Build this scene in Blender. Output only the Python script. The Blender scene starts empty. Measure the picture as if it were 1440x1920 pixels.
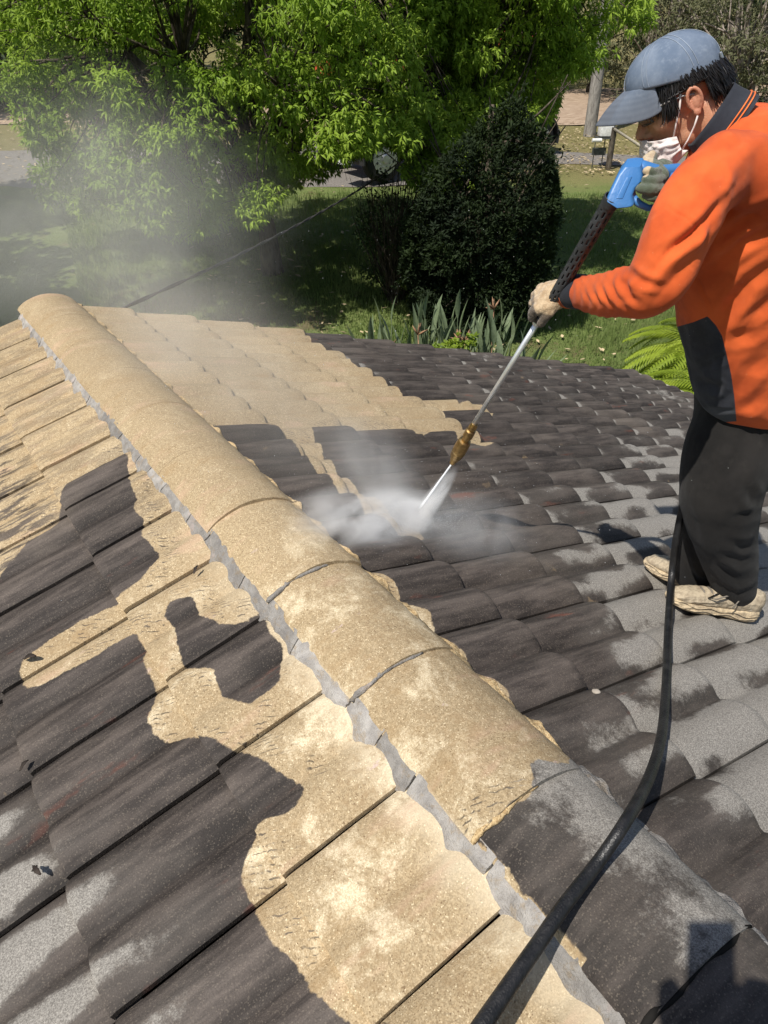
import bpy, bmesh, math, random
import numpy as np
from math import sin, cos, pi, radians, sqrt
from mathutils import Vector, Matrix

rng = np.random.default_rng(7)
random.seed(7)
SC = bpy.context.scene
COL = SC.collection

# ---------------------------------------------------------------- camera, light
# world frame: the roof ridge runs along +Y at x=0, z=0; metres
FPX = 1400.0                       # focal length for a 1440 px wide picture
PITCH, YAW = radians(33.5), radians(34.5)
CAM = np.array([-.733, 0.0, 1.245])
CR = np.array([cos(YAW), -sin(YAW), 0.0])
FW = np.array([sin(YAW), cos(YAW), 0.0])
UP = np.array([0, 0, 1.0])
CZ = FW * cos(PITCH) - UP * sin(PITCH)
CY = -FW * sin(PITCH) - UP * cos(PITCH)

def P(px, py, d):
    """survey point: photograph pixel + measured depth -> world metres"""
    return CAM + (CR * (px - 720) / FPX + CY * (py - 960) / FPX + CZ) * d

def proj(V):
    v = np.asarray(V) - CAM
    z = v @ CZ
    z = np.where(np.abs(z) < 1e-6, 1e-6, z)
    return 720 + FPX * (v @ CR) / z, 960 + FPX * (v @ CY) / z, z

cam_d = bpy.data.cameras.new('camera')
cam = bpy.data.objects.new('camera', cam_d)
COL.objects.link(cam)
cam.matrix_world = Matrix(((CR[0], -CY[0], -CZ[0], CAM[0]),
                           (CR[1], -CY[1], -CZ[1], CAM[1]),
                           (CR[2], -CY[2], -CZ[2], CAM[2]),
                           (0, 0, 0, 1)))
cam_d.sensor_fit = 'VERTICAL'
cam_d.sensor_height = 36.0
cam_d.lens = FPX / 1920 * 36.0
cam_d.clip_start = .02
cam_d.clip_end = 600
SC.camera = cam

LIGHT = Vector((.5421, .1436, -.8279)).normalized()
sun_d = bpy.data.lights.new('sun', 'SUN')
sun_d.energy = 4.6
sun_d.angle = radians(.53)
sun_d.color = (1.0, .955, .88)
sun = bpy.data.objects.new('sun', sun_d)
sun.rotation_euler = LIGHT.to_track_quat('-Z', 'Y').to_euler()
COL.objects.link(sun)

w = bpy.data.worlds.new('World')
SC.world = w
w.use_nodes = True
wn = w.node_tree.nodes
sky = wn.new('ShaderNodeTexSky')
sky.sky_type = 'NISHITA'
sky.sun_disc = False
sky.sun_elevation = math.asin(.8279)
sky.sun_rotation = math.atan2(-LIGHT.x, -LIGHT.y)
bg = wn['Background']
bg.inputs['Strength'].default_value = .085
w.node_tree.links.new(sky.outputs[0], bg.inputs['Color'])

vs = SC.view_settings
vs.view_transform = 'Standard'
vs.look = 'None'
vs.gamma = 1.0
vs.exposure = 0.33
vs.use_curve_mapping = False
SC.render.engine = 'CYCLES'
SC.cycles.volume_step_rate = 2.0
SC.cycles.volume_max_steps = 96
SC.cycles.volume_bounces = 3
SC.cycles.transparent_max_bounces = 12

# ---------------------------------------------------------------- node helper
class Mat:
    def __init__(s, name, rough=.7, spec=.3):
        s.m = bpy.data.materials.new(name)
        s.m.use_nodes = True
        s.nt = s.m.node_tree
        s.b = s.nt.nodes['Principled BSDF']
        s.b.inputs['Roughness'].default_value = rough
        s.b.inputs['Specular IOR Level'].default_value = spec
        s.out = s.nt.nodes['Material Output']
        s._pos = None
    def new(s, t, **kw):
        n = s.nt.nodes.new(t)
        for k, v in kw.items(): setattr(n, k, v)
        return n
    def link(s, a, b): s.nt.links.new(a, b)
    def put(s, sock, v):
        if isinstance(v, bpy.types.NodeSocket): s.link(v, sock)
        elif isinstance(v, (tuple, list)) and len(v) == 3 and sock.type == 'RGBA': sock.default_value = (*v, 1)
        else: sock.default_value = v
    def pos(s):
        if s._pos is None: s._pos = s.new('ShaderNodeNewGeometry').outputs['Position']
        return s._pos
    def obj(s): return s.new('ShaderNodeTexCoord').outputs['Object']
    def rand(s): return s.new('ShaderNodeObjectInfo').outputs['Random']
    def mapv(s, vec, scale=(1, 1, 1), rot=(0, 0, 0), loc=(0, 0, 0)):
        n = s.new('ShaderNodeMapping')
        s.link(vec, n.inputs[0])
        n.inputs['Scale'].default_value = scale
        n.inputs['Rotation'].default_value = rot
        n.inputs['Location'].default_value = loc
        return n.outputs[0]
    def noise(s, scale, detail=3, rough=.55, vec=None, dist=0):
        n = s.new('ShaderNodeTexNoise')
        s.link(vec if vec is not None else s.pos(), n.inputs['Vector'])
        n.inputs['Scale'].default_value = scale
        n.inputs['Detail'].default_value = detail
        n.inputs['Roughness'].default_value = rough
        n.inputs['Distortion'].default_value = dist
        return n.outputs['Fac']
    def vor(s, scale, vec=None, out='Distance', feature='F1'):
        n = s.new('ShaderNodeTexVoronoi', feature=feature)
        s.link(vec if vec is not None else s.pos(), n.inputs['Vector'])
        n.inputs['Scale'].default_value = scale
        return n.outputs[out]
    def math(s, op, a, b=0.0, c=0.0, clamp=False):
        n = s.new('ShaderNodeMath', operation=op)
        n.use_clamp = clamp
        s.put(n.inputs[0], a); s.put(n.inputs[1], b); s.put(n.inputs[2], c)
        return n.outputs[0]
    def step(s, v, lo, hi, a=0.0, b=1.0):
        n = s.new('ShaderNodeMapRange', interpolation_type='SMOOTHSTEP')
        s.put(n.inputs[0], v); s.put(n.inputs[1], lo); s.put(n.inputs[2], hi)
        s.put(n.inputs[3], a); s.put(n.inputs[4], b)
        return n.outputs[0]
    def mix(s, f, a, b):
        n = s.new('ShaderNodeMix', data_type='RGBA')
        s.put(n.inputs[0], f); s.put(n.inputs[6], a); s.put(n.inputs[7], b)
        return n.outputs[2]
    def mul(s, a, v):
        n = s.new('ShaderNodeVectorMath', operation='SCALE')
        s.put(n.inputs[0], a); s.put(n.inputs['Scale'], v)
        return n.outputs[0]
    def sep(s, v):
        n = s.new('ShaderNodeSeparateXYZ'); s.link(v, n.inputs[0]); return n.outputs
    def comb(s, x=0.0, y=0.0, z=0.0):
        n = s.new('ShaderNodeCombineXYZ')
        s.put(n.inputs[0], x); s.put(n.inputs[1], y); s.put(n.inputs[2], z)
        return n.outputs[0]
    def attr(s, name):
        n = s.new('ShaderNodeAttribute'); n.attribute_name = name
        return n.outputs['Fac']
    def attrc(s, name):
        n = s.new('ShaderNodeAttribute'); n.attribute_name = name
        return n.outputs['Color']
    def bump(s, h, dist=.002, strength=1.0, prev=None):
        n = s.new('ShaderNodeBump')
        s.put(n.inputs['Height'], h)
        n.inputs['Distance'].default_value = dist
        n.inputs['Strength'].default_value = strength
        if prev is not None: s.link(prev, n.inputs['Normal'])
        s.link(n.outputs[0], s.b.inputs['Normal'])
        return n.outputs[0]
    def col(s, v): s.put(s.b.inputs['Base Color'], v); return s
    def rough(s, v): s.put(s.b.inputs['Roughness'], v); return s

def simple(name, c, rough=.6, spec=.3, metal=0.0, var=.25, scale=20, bump=0.0, bscale=200):
    m = Mat(name, rough, spec)
    n = m.noise(scale, 4, .6, vec=m.obj())
    f = m.step(n, .3, .7, 1 - var, 1 + var)
    m.col(m.mul(m.mix(0.0, c, c), f))
    m.b.inputs['Metallic'].default_value = metal
    if bump: m.bump(m.noise(bscale, 3, .6, vec=m.obj()), bump)
    return m.m

# ---------------------------------------------------------------- mesh helpers
def tag(o, label=None, cat=None, group=None, kind=None):
    if label: o['label'] = label
    if cat: o['category'] = cat
    if group: o['group'] = group
    if kind: o['kind'] = kind
    return o

def empty(name, loc=(0, 0, 0)):
    o = bpy.data.objects.new(name, None)
    o.empty_display_size = .2
    o.location = loc
    COL.objects.link(o)
    return o

def link(o, parent=None):
    COL.objects.link(o)
    if parent is not None:
        o.parent = parent
        o.matrix_parent_inverse = Matrix.Translation(-wloc(parent))
    return o

def wloc(o):
    # every empty and mesh here is only translated: add up the chain
    v = Vector(o.location)
    p = o.parent
    # children keep world coordinates through matrix_parent_inverse
    return v

def mesh_obj(name, V, F, mat=None, parent=None, smooth=False, attrs=None, origin=None, sharp=None):
    V = np.asarray(V, dtype=float)
    if origin is None:
        origin = (V.min(0) + V.max(0)) / 2 if len(V) else np.zeros(3)
    origin = np.asarray(origin, dtype=float)
    me = bpy.data.meshes.new(name)
    me.from_pydata((V - origin).tolist(), [], F if isinstance(F, list) else F.tolist())
    if mat is not None: me.materials.append(mat)
    if smooth: me.polygons.foreach_set('use_smooth', [True] * len(me.polygons))
    if attrs:
        for k, a in attrs.items():
            a = np.asarray(a, dtype=np.float32)
            at = me.attributes.new(k, 'FLOAT', 'POINT')
            at.data.foreach_set('value', a.ravel())
    me.update()
    o = bpy.data.objects.new(name, me)
    o.location = origin
    link(o, parent)
    if smooth and sharp: me.set_sharp_from_angle(angle=radians(sharp))
    return o

class MB:
    """collects shapes in world coordinates, builds one mesh"""
    def __init__(s): s.V = []; s.F = []
    def add(s, V, F):
        b = len(s.V)
        s.V += [tuple(v) for v in V]
        s.F += [tuple(i + b for i in f) for f in F]
        return s
    def box(s, c, size, ax=None, bev=0.0):
        ax = np.eye(3) if ax is None else np.asarray(ax, float)
        h = np.asarray(size, float) / 2
        if bev:
            bm = bmesh.new()
            bmesh.ops.create_cube(bm, size=1)
            for v in bm.verts: v.co = Vector((v.co.x * h[0] * 2, v.co.y * h[1] * 2, v.co.z * h[2] * 2))
            bmesh.ops.bevel(bm, geom=bm.edges[:], offset=bev, segments=2, affect='EDGES', profile=.6)
            s.bm(bm, c, ax); return s
        V = [np.asarray(c) + ax[0] * h[0] * i + ax[1] * h[1] * j + ax[2] * h[2] * k for i in (-1, 1) for j in (-1, 1) for k in (-1, 1)]
        s.add(V, [(0, 1, 3, 2), (4, 6, 7, 5), (0, 4, 5, 1), (2, 3, 7, 6), (0, 2, 6, 4), (1, 5, 7, 3)])
        return s
    def bm(s, bm, c=(0, 0, 0), ax=None):
        ax = np.eye(3) if ax is None else np.asarray(ax, float)
        bm.verts.ensure_lookup_table()
        V = [np.asarray(c, float) + ax[0] * v.co.x + ax[1] * v.co.y + ax[2] * v.co.z for v in bm.verts]
        F = [tuple(v.index for v in f.verts) for f in bm.faces]
        s.add(V, F); bm.free(); return s
    def tube(s, pts, r, n=10, cap=True):
        pts = [np.asarray(p, float) for p in pts]
        r = [r] * len(pts) if np.isscalar(r) else list(r)
        b = len(s.V)
        t0 = pts[1] - pts[0]; t0 /= np.linalg.norm(t0)
        u = np.cross(t0, (0, 0, 1.0))
        if np.linalg.norm(u) < .1: u = np.cross(t0, (1.0, 0, 0))
        u /= np.linalg.norm(u)
        for i, p in enumerate(pts):
            a = pts[max(i - 1, 0)]; c = pts[min(i + 1, len(pts) - 1)]
            t = c - a; t /= max(np.linalg.norm(t), 1e-9)
            u = u - t * (u @ t); u /= max(np.linalg.norm(u), 1e-9)
            w_ = np.cross(t, u)
            for k in range(n):
                an = 2 * pi * k / n
                s.V.append(tuple(p + (u * cos(an) + w_ * sin(an)) * r[i]))
        for i in range(len(pts) - 1):
            for k in range(n):
                k2 = (k + 1) % n
                s.F.append((b + i * n + k, b + i * n + k2, b + (i + 1) * n + k2, b + (i + 1) * n + k))
        if cap:
            s.F.append(tuple(b + k for k in range(n))[::-1])
            s.F.append(tuple(b + (len(pts) - 1) * n + k for k in range(n)))
        return s
    def lathe(s, p0, p1, prof, n=20):
        """prof: list of (t 0..1 along p0->p1, radius)"""
        p0 = np.asarray(p0, float); p1 = np.asarray(p1, float)
        t = (p1 - p0); L = np.linalg.norm(t); t = t / L
        u = np.cross(t, (0, 0, 1.0))
        if np.linalg.norm(u) < .1: u = np.cross(t, (1.0, 0, 0))
        u /= np.linalg.norm(u); w_ = np.cross(t, u)
        b = len(s.V)
        for a, r in prof:
            for k in range(n):
                an = 2 * pi * k / n
                s.V.append(tuple(p0 + t * L * a + (u * cos(an) + w_ * sin(an)) * r))
        for i in range(len(prof) - 1):
            for k in range(n):
                k2 = (k + 1) % n
                s.F.append((b + i * n + k, b + i * n + k2, b + (i + 1) * n + k2, b + (i + 1) * n + k))
        s.F.append(tuple(b + k for k in range(n))[::-1])
        s.F.append(tuple(b + (len(prof) - 1) * n + k for k in range(n)))
        return s
    def ell(s, c, ax, rad, seg=20, ring=12):
        """ellipsoid, ax rows = axes"""
        ax = np.asarray(ax, float)
        b = len(s.V)
        c = np.asarray(c, float)
        s.V.append(tuple(c + ax[2] * rad[2]))
        for i in range(1, ring):
            th = pi * i / ring
            for k in range(seg):
                ph = 2 * pi * k / seg
                s.V.append(tuple(c + ax[0] * rad[0] * sin(th) * cos(ph) + ax[1] * rad[1] * sin(th) * sin(ph) + ax[2] * rad[2] * cos(th)))
        s.V.append(tuple(c - ax[2] * rad[2]))
        for k in range(seg): s.F.append((b, b + 1 + k, b + 1 + (k + 1) % seg))
        for i in range(ring - 2):
            for k in range(seg):
                k2 = (k + 1) % seg
                s.F.append((b + 1 + i * seg + k, b + 1 + (i + 1) * seg + k, b + 1 + (i + 1) * seg + k2, b + 1 + i * seg + k2))
        e = b + 1 + (ring - 1) * seg
        for k in range(seg): s.F.append((e, b + 1 + (ring - 2) * seg + (k + 1) % seg, b + 1 + (ring - 2) * seg + k))
        return s
    def caps(s, pts, r, n=14):
        """closed limb: tube with rounded ends, pts smoothed by Catmull-Rom"""
        pts = [np.asarray(p, float) for p in pts]
        r = list(r)
        pts, r = smooth_path(pts, r, 6)
        t = pts[0] - pts[1]; t /= np.linalg.norm(t)
        e = pts[-1] - pts[-2]; e /= np.linalg.norm(e)
        A = [pts[0] + t * r[0] * q for q in (.95, .8, .5)]; ar = [r[0] * q for q in (.3, .6, .866)]
        B = [pts[-1] + e * r[-1] * q for q in (.5, .8, .95)]; br = [r[-1] * q for q in (.866, .6, .3)]
        return s.tube(A + pts + B, ar + r + br, n)
    def loft(s, secs, n=28, cap=True):
        """secs: (centre, axis a, ra, axis b, rb, exponent)"""
        b = len(s.V)
        for c, a, ra, bb, rb, e in secs:
            c = np.asarray(c, float); a = np.asarray(a, float); bb = np.asarray(bb, float)
            for k in range(n):
                an = 2 * pi * k / n
                x = math.copysign(abs(cos(an)) ** (2 / e), cos(an)); y = math.copysign(abs(sin(an)) ** (2 / e), sin(an))
                s.V.append(tuple(c + a * ra * x + bb * rb * y))
        m = len(secs)
        for i in range(m - 1):
            for k in range(n):
                k2 = (k + 1) % n
                s.F.append((b + i * n + k, b + i * n + k2, b + (i + 1) * n + k2, b + (i + 1) * n + k))
        if cap:
            s.F.append(tuple(b + k for k in range(n))[::-1])
            s.F.append(tuple(b + (m - 1) * n + k for k in range(n)))
        return s
    def build(s, name, mat, parent=None, smooth=False, sharp=None, attrs=None, origin=None):
        return mesh_obj(name, s.V, s.F, mat, parent, smooth, attrs, origin, sharp)

def smooth_path(pts, r, m=6):
    P_ = [2 * pts[0] - pts[1]] + list(pts) + [2 * pts[-1] - pts[-2]]
    R_ = [r[0]] + list(r) + [r[-1]]
    op, orr = [], []
    for i in range(1, len(P_) - 2):
        for k in range(m):
            t = k / m
            def cr(a, b, c, d): return .5 * (2 * b + (c - a) * t + (2 * a - 5 * b + 4 * c - d) * t * t + (3 * b - a - 3 * c + d) * t ** 3)
            op.append(cr(*[P_[i + j] for j in (-1, 0, 1, 2)]))
            orr.append(R_[i] + (R_[i + 1] - R_[i]) * t)
    op.append(P_[-2]); orr.append(R_[-2])
    return op, orr

def remesh(mb, voxel, smooth_it=8, fac=.5):
    """union of closed shapes -> one continuous surface; returns numpy V, list F"""
    me = bpy.data.meshes.new('tmp')
    me.from_pydata(mb.V, [], mb.F)
    bm = bmesh.new(); bm.from_mesh(me)
    bmesh.ops.recalc_face_normals(bm, faces=bm.faces[:])
    bm.to_mesh(me); bm.free()
    o = bpy.data.objects.new('tmp', me)
    COL.objects.link(o)
    m = o.modifiers.new('r', 'REMESH'); m.mode = 'VOXEL'; m.voxel_size = voxel; m.adaptivity = 0
    s = o.modifiers.new('s', 'SMOOTH'); s.iterations = smooth_it; s.factor = fac
    dg = bpy.context.evaluated_depsgraph_get()
    ev = o.evaluated_get(dg)
    m2 = ev.to_mesh()
    V = np.empty(len(m2.vertices) * 3); m2.vertices.foreach_get('co', V); V = V.reshape(-1, 3)
    F = [tuple(p.vertices) for p in m2.polygons]
    ev.to_mesh_clear()
    bpy.data.objects.remove(o); bpy.data.meshes.remove(me)
    return V, F

def vnormals(V, F):
    F = np.array([f if len(f) == 4 else (*f, f[-1]) for f in F])
    n = np.cross(V[F[:, 2]] - V[F[:, 0]], V[F[:, 3]] - V[F[:, 1]])
    N = np.zeros_like(V)
    for k in range(4): np.add.at(N, F[:, k], n)
    return N / np.maximum(np.linalg.norm(N, axis=1, keepdims=True), 1e-12)

def vnoise(X, scale, seed=0):
    """cheap smooth value noise on numpy points, range about -1..1"""
    X = np.atleast_2d(X) * scale + seed * 17.31
    i = np.floor(X).astype(np.int64); f = X - i; f = f * f * (3 - 2 * f)
    r = 0
    D = X.shape[1]
    for c in range(2 ** D):
        wgt = 1; h = np.zeros(len(X), dtype=np.int64)
        for d in range(D):
            o = (c >> d) & 1
            wgt = wgt * (f[:, d] if o else 1 - f[:, d])
            h = h * 73856093 + (i[:, d] + o) * 19349663 + 1013904223
        h = (h ^ (h >> 13)) * 1274126177
        h = (h ^ (h >> 16)) & 0xffff
        r = r + wgt * (h / 32767.5 - 1)
    return r

def poly_sdf(X, Y, poly):
    """signed distance, positive inside"""
    poly = np.asarray(poly, float)
    x = np.asarray(X).ravel(); y = np.asarray(Y).ravel()
    d = np.full(x.shape, 1e9); ins = np.zeros(x.shape, bool)
    n = len(poly)
    for i in range(n):
        ax, ay = poly[i]; bx, by = poly[(i + 1) % n]
        ex, ey = bx - ax, by - ay
        t = np.clip(((x - ax) * ex + (y - ay) * ey) / max(ex * ex + ey * ey, 1e-12), 0, 1)
        d = np.minimum(d, np.hypot(x - ax - t * ex, y - ay - t * ey))
        c = (ay > y) != (by > y)
        with np.errstate(divide='ignore', invalid='ignore'):
            c &= x < (bx - ax) * (y - ay) / (by - ay if by != ay else 1e-12) + ax
        ins ^= c
    return np.where(ins, d, -d).reshape(np.shape(X))
# ---------------------------------------------------------------- roof
SL = radians(17.5)
CA_, SA_ = cos(SL), sin(SL)
GAUGE, COVER = .366, .309
YJ0 = .463                        # first side joint
YEND = YJ0 + 12 * COVER           # verge at the far gable
SB = {1: .415, -1: .452}          # distance down the slope to the first butt line
EAVE = SB[1] + 13 * GAUGE

def roof_pt(side, s, y, h):
    s = np.asarray(s, float); y = np.asarray(y, float); h = np.asarray(h, float)
    return np.stack([side * (s * CA_ + h * SA_), y + 0 * s, -s * SA_ + h * CA_ + 0 * y], -1)

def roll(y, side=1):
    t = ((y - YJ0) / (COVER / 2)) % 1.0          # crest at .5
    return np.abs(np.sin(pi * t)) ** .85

ROLLH = {1: .037, -1: .027}
CLEAN_L = [(0.02, 4.308), (0.076, 1.352), (0.086, 0.755), (0.098, 0.187), (0.134, 0.157), (0.48, 0.43), (0.484, 0.497), (0.506, 0.575), (0.513, 0.638), (0.526, 0.688), (0.53, 0.756), (0.519, 0.822), (0.498, 0.85), (0.458, 0.884), (0.432, 0.89), (0.385, 0.867), (0.358, 0.868), (0.332, 0.889), (0.337, 0.926), (0.363, 0.99), (0.384, 1.053), (0.425, 1.126), (0.458, 1.176), (0.482, 1.202), (0.514, 1.226), (0.538, 1.271), (0.537, 1.309), (0.509, 1.341), (0.482, 1.409), (0.476, 1.481), (0.459, 1.545), (0.457, 1.6), (0.512, 1.608), (0.578, 1.608), (0.677, 1.615), (0.714, 1.619), (0.747, 1.636), (0.761, 1.672), (0.757, 1.718), (0.732, 1.753), (0.657, 1.764), (0.575, 1.768), (0.479, 1.755), (0.455, 1.749), (0.41, 1.756), (0.364, 1.764), (0.296, 1.809), (0.284, 1.842), (0.3, 1.937), (0.265, 2.036), (0.272, 2.069), (0.235, 2.19), (0.219, 2.312), (0.18, 2.387), (0.18, 2.457), (0.233, 2.465), (0.305, 2.466), (0.391, 2.456), (0.444, 2.367), (0.475, 2.332), (0.491, 2.275), (0.525, 2.259), (0.59, 2.262), (0.646, 2.212), (0.721, 2.175), (0.828, 2.167), (0.275, 5.013), (0.127, 4.501)]
DIRTY_L = [(0.347, 1.618), (0.282, 1.584), (0.3, 1.516), (0.271, 1.439), (0.228, 1.409), (0.167, 1.399), (0.165, 1.372), (0.185, 1.308), (0.179, 1.267), (0.239, 1.156), (0.323, 1.155), (0.349, 1.204), (0.363, 1.242), (0.341, 1.311), (0.381, 1.358), (0.401, 1.382), (0.38, 1.464), (0.367, 1.524), (0.368, 1.575)]
CLEAN_R = [(-0.0, 4.499), (1.556, 4.357), (1.529, 4.164), (1.448, 3.855), (1.472, 3.672), (1.533, 3.586), (1.465, 3.453), (1.532, 3.354), (1.481, 3.226), (1.489, 3.123), (1.473, 2.97), (1.481, 2.874), (1.807, 2.905), (1.776, 2.827), (1.89, 2.864), (1.981, 2.849), (2.0, 2.76), (1.906, 2.688), (1.839, 2.683), (1.835, 2.753), (1.691, 2.748), (1.569, 2.721), (1.54, 2.652), (1.487, 2.576), (1.537, 2.558), (1.502, 2.472), (1.52, 2.412), (1.475, 2.3), (1.526, 2.301), (1.489, 2.243), (1.401, 2.224), (1.369, 2.243), (1.382, 2.298), (1.354, 2.348), (1.38, 2.414), (1.283, 2.436), (1.149, 2.368), (1.104, 2.354), (1.107, 2.391), (1.045, 2.432), (0.952, 2.472), (0.786, 2.439), (0.592, 2.43), (0.541, 2.301), (0.497, 2.147), (0.474, 2.051), (0.46, 1.904), (0.474, 1.789), (0.496, 1.63), (0.513, 1.536), (0.399, 1.546), (0.374, 1.646), (0.381, 1.818), (0.363, 1.893), (0.382, 1.996), (0.368, 2.055), (0.4, 2.163), (0.393, 2.232), (0.438, 2.379), (0.341, 2.418), (0.162, 2.421), (0.055, 2.467)]
CLEAN_R2 = [(0.019, 1.515), (0.166, 1.376), (0.17, 1.355), (0.191, 1.28), (0.162, 1.181), (0.191, 1.137), (0.167, 1.059), (0.154, 1.021), (0.174, 0.967), (0.15, 0.91), (0.173, 0.823), (0.153, 0.773), (0.146, 0.686), (0.121, 0.613), (0.082, 0.594), (0.03, 0.608), (-0.036, 0.633), (-0.056, 0.742)]


def clean_sdf(side, s, y):
    if side < 0:
        d = poly_sdf(s, y, CLEAN_L)
        return np.minimum(d, -poly_sdf(s, y, DIRTY_L))
    return np.maximum(poly_sdf(s, y, CLEAN_R), poly_sdf(s, y, CLEAN_R2))

def gauss(s, y, cs, cy, rs, ry): return np.exp(-((s - cs) / rs) ** 2 - ((y - cy) / ry) ** 2)

def wear_highlight_field(side, s, y, u, k):
    """worn pale areas of the old coating, with highlights painted at the roll starts"""
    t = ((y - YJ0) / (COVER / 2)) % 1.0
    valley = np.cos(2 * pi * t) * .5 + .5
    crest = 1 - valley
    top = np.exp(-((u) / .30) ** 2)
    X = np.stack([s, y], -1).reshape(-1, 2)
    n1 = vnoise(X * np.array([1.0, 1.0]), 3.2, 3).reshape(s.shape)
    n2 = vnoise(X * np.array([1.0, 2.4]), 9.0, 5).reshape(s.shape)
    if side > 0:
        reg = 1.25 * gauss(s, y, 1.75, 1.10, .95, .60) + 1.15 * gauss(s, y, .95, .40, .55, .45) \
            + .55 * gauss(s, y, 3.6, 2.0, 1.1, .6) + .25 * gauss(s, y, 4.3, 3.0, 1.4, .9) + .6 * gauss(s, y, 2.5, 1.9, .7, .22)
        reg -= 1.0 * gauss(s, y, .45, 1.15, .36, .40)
        return .85 * np.exp(-((u - .05) / .11) ** 2) * crest ** .5 * (.35 + .9 * gauss(s, y, 4.2, 2.6, 1.9, 1.5)) * (u > -.02) + reg * (.35 + .75 * top * (.45 + .55 * valley) + .55 * crest) + .34 * n1 + .22 * n2 - .46  # leading term: highlight painted into the colour where each roll starts
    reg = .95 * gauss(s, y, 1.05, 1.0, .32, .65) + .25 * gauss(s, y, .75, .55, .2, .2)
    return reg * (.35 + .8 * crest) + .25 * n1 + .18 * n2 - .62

def tile_mat():
    m = Mat('weathered_concrete_tile', .8, .22)
    p = m.pos()
    tint = m.rand()
    sd = m.attr('clean')
    n_e = m.noise(95, 2, .6)
    n_l = m.noise(18, 3, .6)
    # nozzle marks: short dashes along the edge of the washed area
    dash = m.new('ShaderNodeTexWave', wave_type='BANDS', bands_direction='Y')
    m.link(m.mapv(p, rot=(0, 0, .5)), dash.inputs[0]); dash.inputs['Scale'].default_value = 26; dash.inputs['Distortion'].default_value = 3.5; dash.inputs['Detail'].default_value = 1.5; dash.inputs['Detail Scale'].default_value = 2.2
    edge = m.math('ADD', sd, m.math('MULTIPLY', m.math('SUBTRACT', n_e, .5), .010))
    edge = m.math('ADD', edge, m.math('MULTIPLY', m.math('SUBTRACT', n_l, .5), .022))
    clean = m.step(edge, -.0022, .0028)
    band = m.math('MULTIPLY', m.step(sd, .004, .02), m.step(sd, .085, .05))
    dashm = m.math('MULTIPLY', m.step(dash.outputs['Fac'], .80, .93), m.step(m.noise(6.5, 2, .5), .46, .54))
    dashm = m.math('MULTIPLY', m.math('MULTIPLY', dashm, band), m.step(m.noise(48, 2, .6), .44, .56))
    clean = m.math('MULTIPLY', clean, m.math('SUBTRACT', 1.0, m.math('MULTIPLY', dashm, .8)))
    # not fully cleaned streaks
    mott = m.attr('mott')
    streakv = m.mapv(p, scale=(1.0, 5.0, 1.0))
    st = m.noise(5.5, 6, .68, vec=streakv)
    clean = m.math('MULTIPLY', clean, m.math('SUBTRACT', 1.0, m.math('MULTIPLY', m.step(st, .47, .56), mott)), clamp=True)
    # old grime: dark purplish brown with streaks running down the slope
    s1 = m.noise(5.5, 5, .62, vec=m.mapv(p, scale=(1.0, 6.5, 1.0)))
    s2 = m.noise(1.7, 4, .55)
    dark = m.mix(m.step(s1, .34, .68), (.031, .0255, .0225), (.078, .064, .055))
    dark = m.mix(m.math('MULTIPLY', m.step(s2, .52, .72), .55), dark, (.125, .103, .084))
    rust = m.math('MULTIPLY', m.step(m.noise(3.1, 4, .6, vec=m.mapv(p, scale=(1.2, 4.0, 1.0), loc=(4, 2, 1))), .64, .72), .55)
    dark = m.mix(rust, dark, (.15, .052, .034))
    dark = m.mul(dark, m.math('MULTIPLY_ADD', tint, .55, .72))
    dark = m.mul(dark, m.math('MULTIPLY_ADD', m.attr('crest'), .62, .62))  # trough dirt and crest dust; also paints relief shading into the grime
    grain = m.noise(330, 3, .75)
    cells = m.vor(430, out='Color')
    cr = m.sep(cells)[0]
    dark = m.mul(dark, m.math('MULTIPLY_ADD', grain, 1.1, .45))
    speck = m.step(cr, .86, .97)
    dark = m.mix(m.math('MULTIPLY', speck, .16), dark, (.36, .30, .23))
    tanp = m.math('MULTIPLY', m.step(m.noise(10.5, 4, .65), .66, .73), m.step(m.noise(2.3, 2, .5), .5, .62))
    dark = m.mix(m.math('MULTIPLY', tanp, .5), dark, (.27, .19, .105))
    # pale dry skin and painted roll highlights
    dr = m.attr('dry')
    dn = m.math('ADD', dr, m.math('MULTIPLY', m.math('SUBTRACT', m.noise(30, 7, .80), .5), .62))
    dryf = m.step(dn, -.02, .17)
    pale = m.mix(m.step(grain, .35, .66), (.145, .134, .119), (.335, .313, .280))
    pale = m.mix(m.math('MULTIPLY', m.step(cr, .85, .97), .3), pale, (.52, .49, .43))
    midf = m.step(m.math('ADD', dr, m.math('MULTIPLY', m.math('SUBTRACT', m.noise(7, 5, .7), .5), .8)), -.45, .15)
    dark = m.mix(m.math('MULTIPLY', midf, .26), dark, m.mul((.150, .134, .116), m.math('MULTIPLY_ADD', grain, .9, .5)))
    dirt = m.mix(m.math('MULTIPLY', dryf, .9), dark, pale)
    # washed sand
    g2 = m.sep(cells)[1]
    sand = m.mix(m.step(g2, .05, .95), (.325, .240, .138), (.462, .358, .220))
    sand = m.mix(m.step(m.noise(130, 2, .7), .35, .7), m.mul(sand, .80), sand)
    sand = m.mix(m.math('MULTIPLY', m.step(cr, .05, .01), .7), sand, (.12, .07, .035))
    sand = m.mix(m.math('MULTIPLY', m.step(g2, .96, .985), .5), sand, (.80, .68, .46))
    lowy = m.step(m.sep(p)[1], 2.1, .9)
    blot = m.math('MULTIPLY', m.step(m.math('ADD', m.noise(5.2, 8, .72, dist=.4), m.math('MULTIPLY', m.math('SUBTRACT', m.noise(60, 4, .8), .5), .16)), .50, .64), m.math('MULTIPLY_ADD', lowy, .75, .15))
    sand = m.mix(blot, sand, m.mix(g2, (.50, .40, .25), (.74, .64, .46)))
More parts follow.
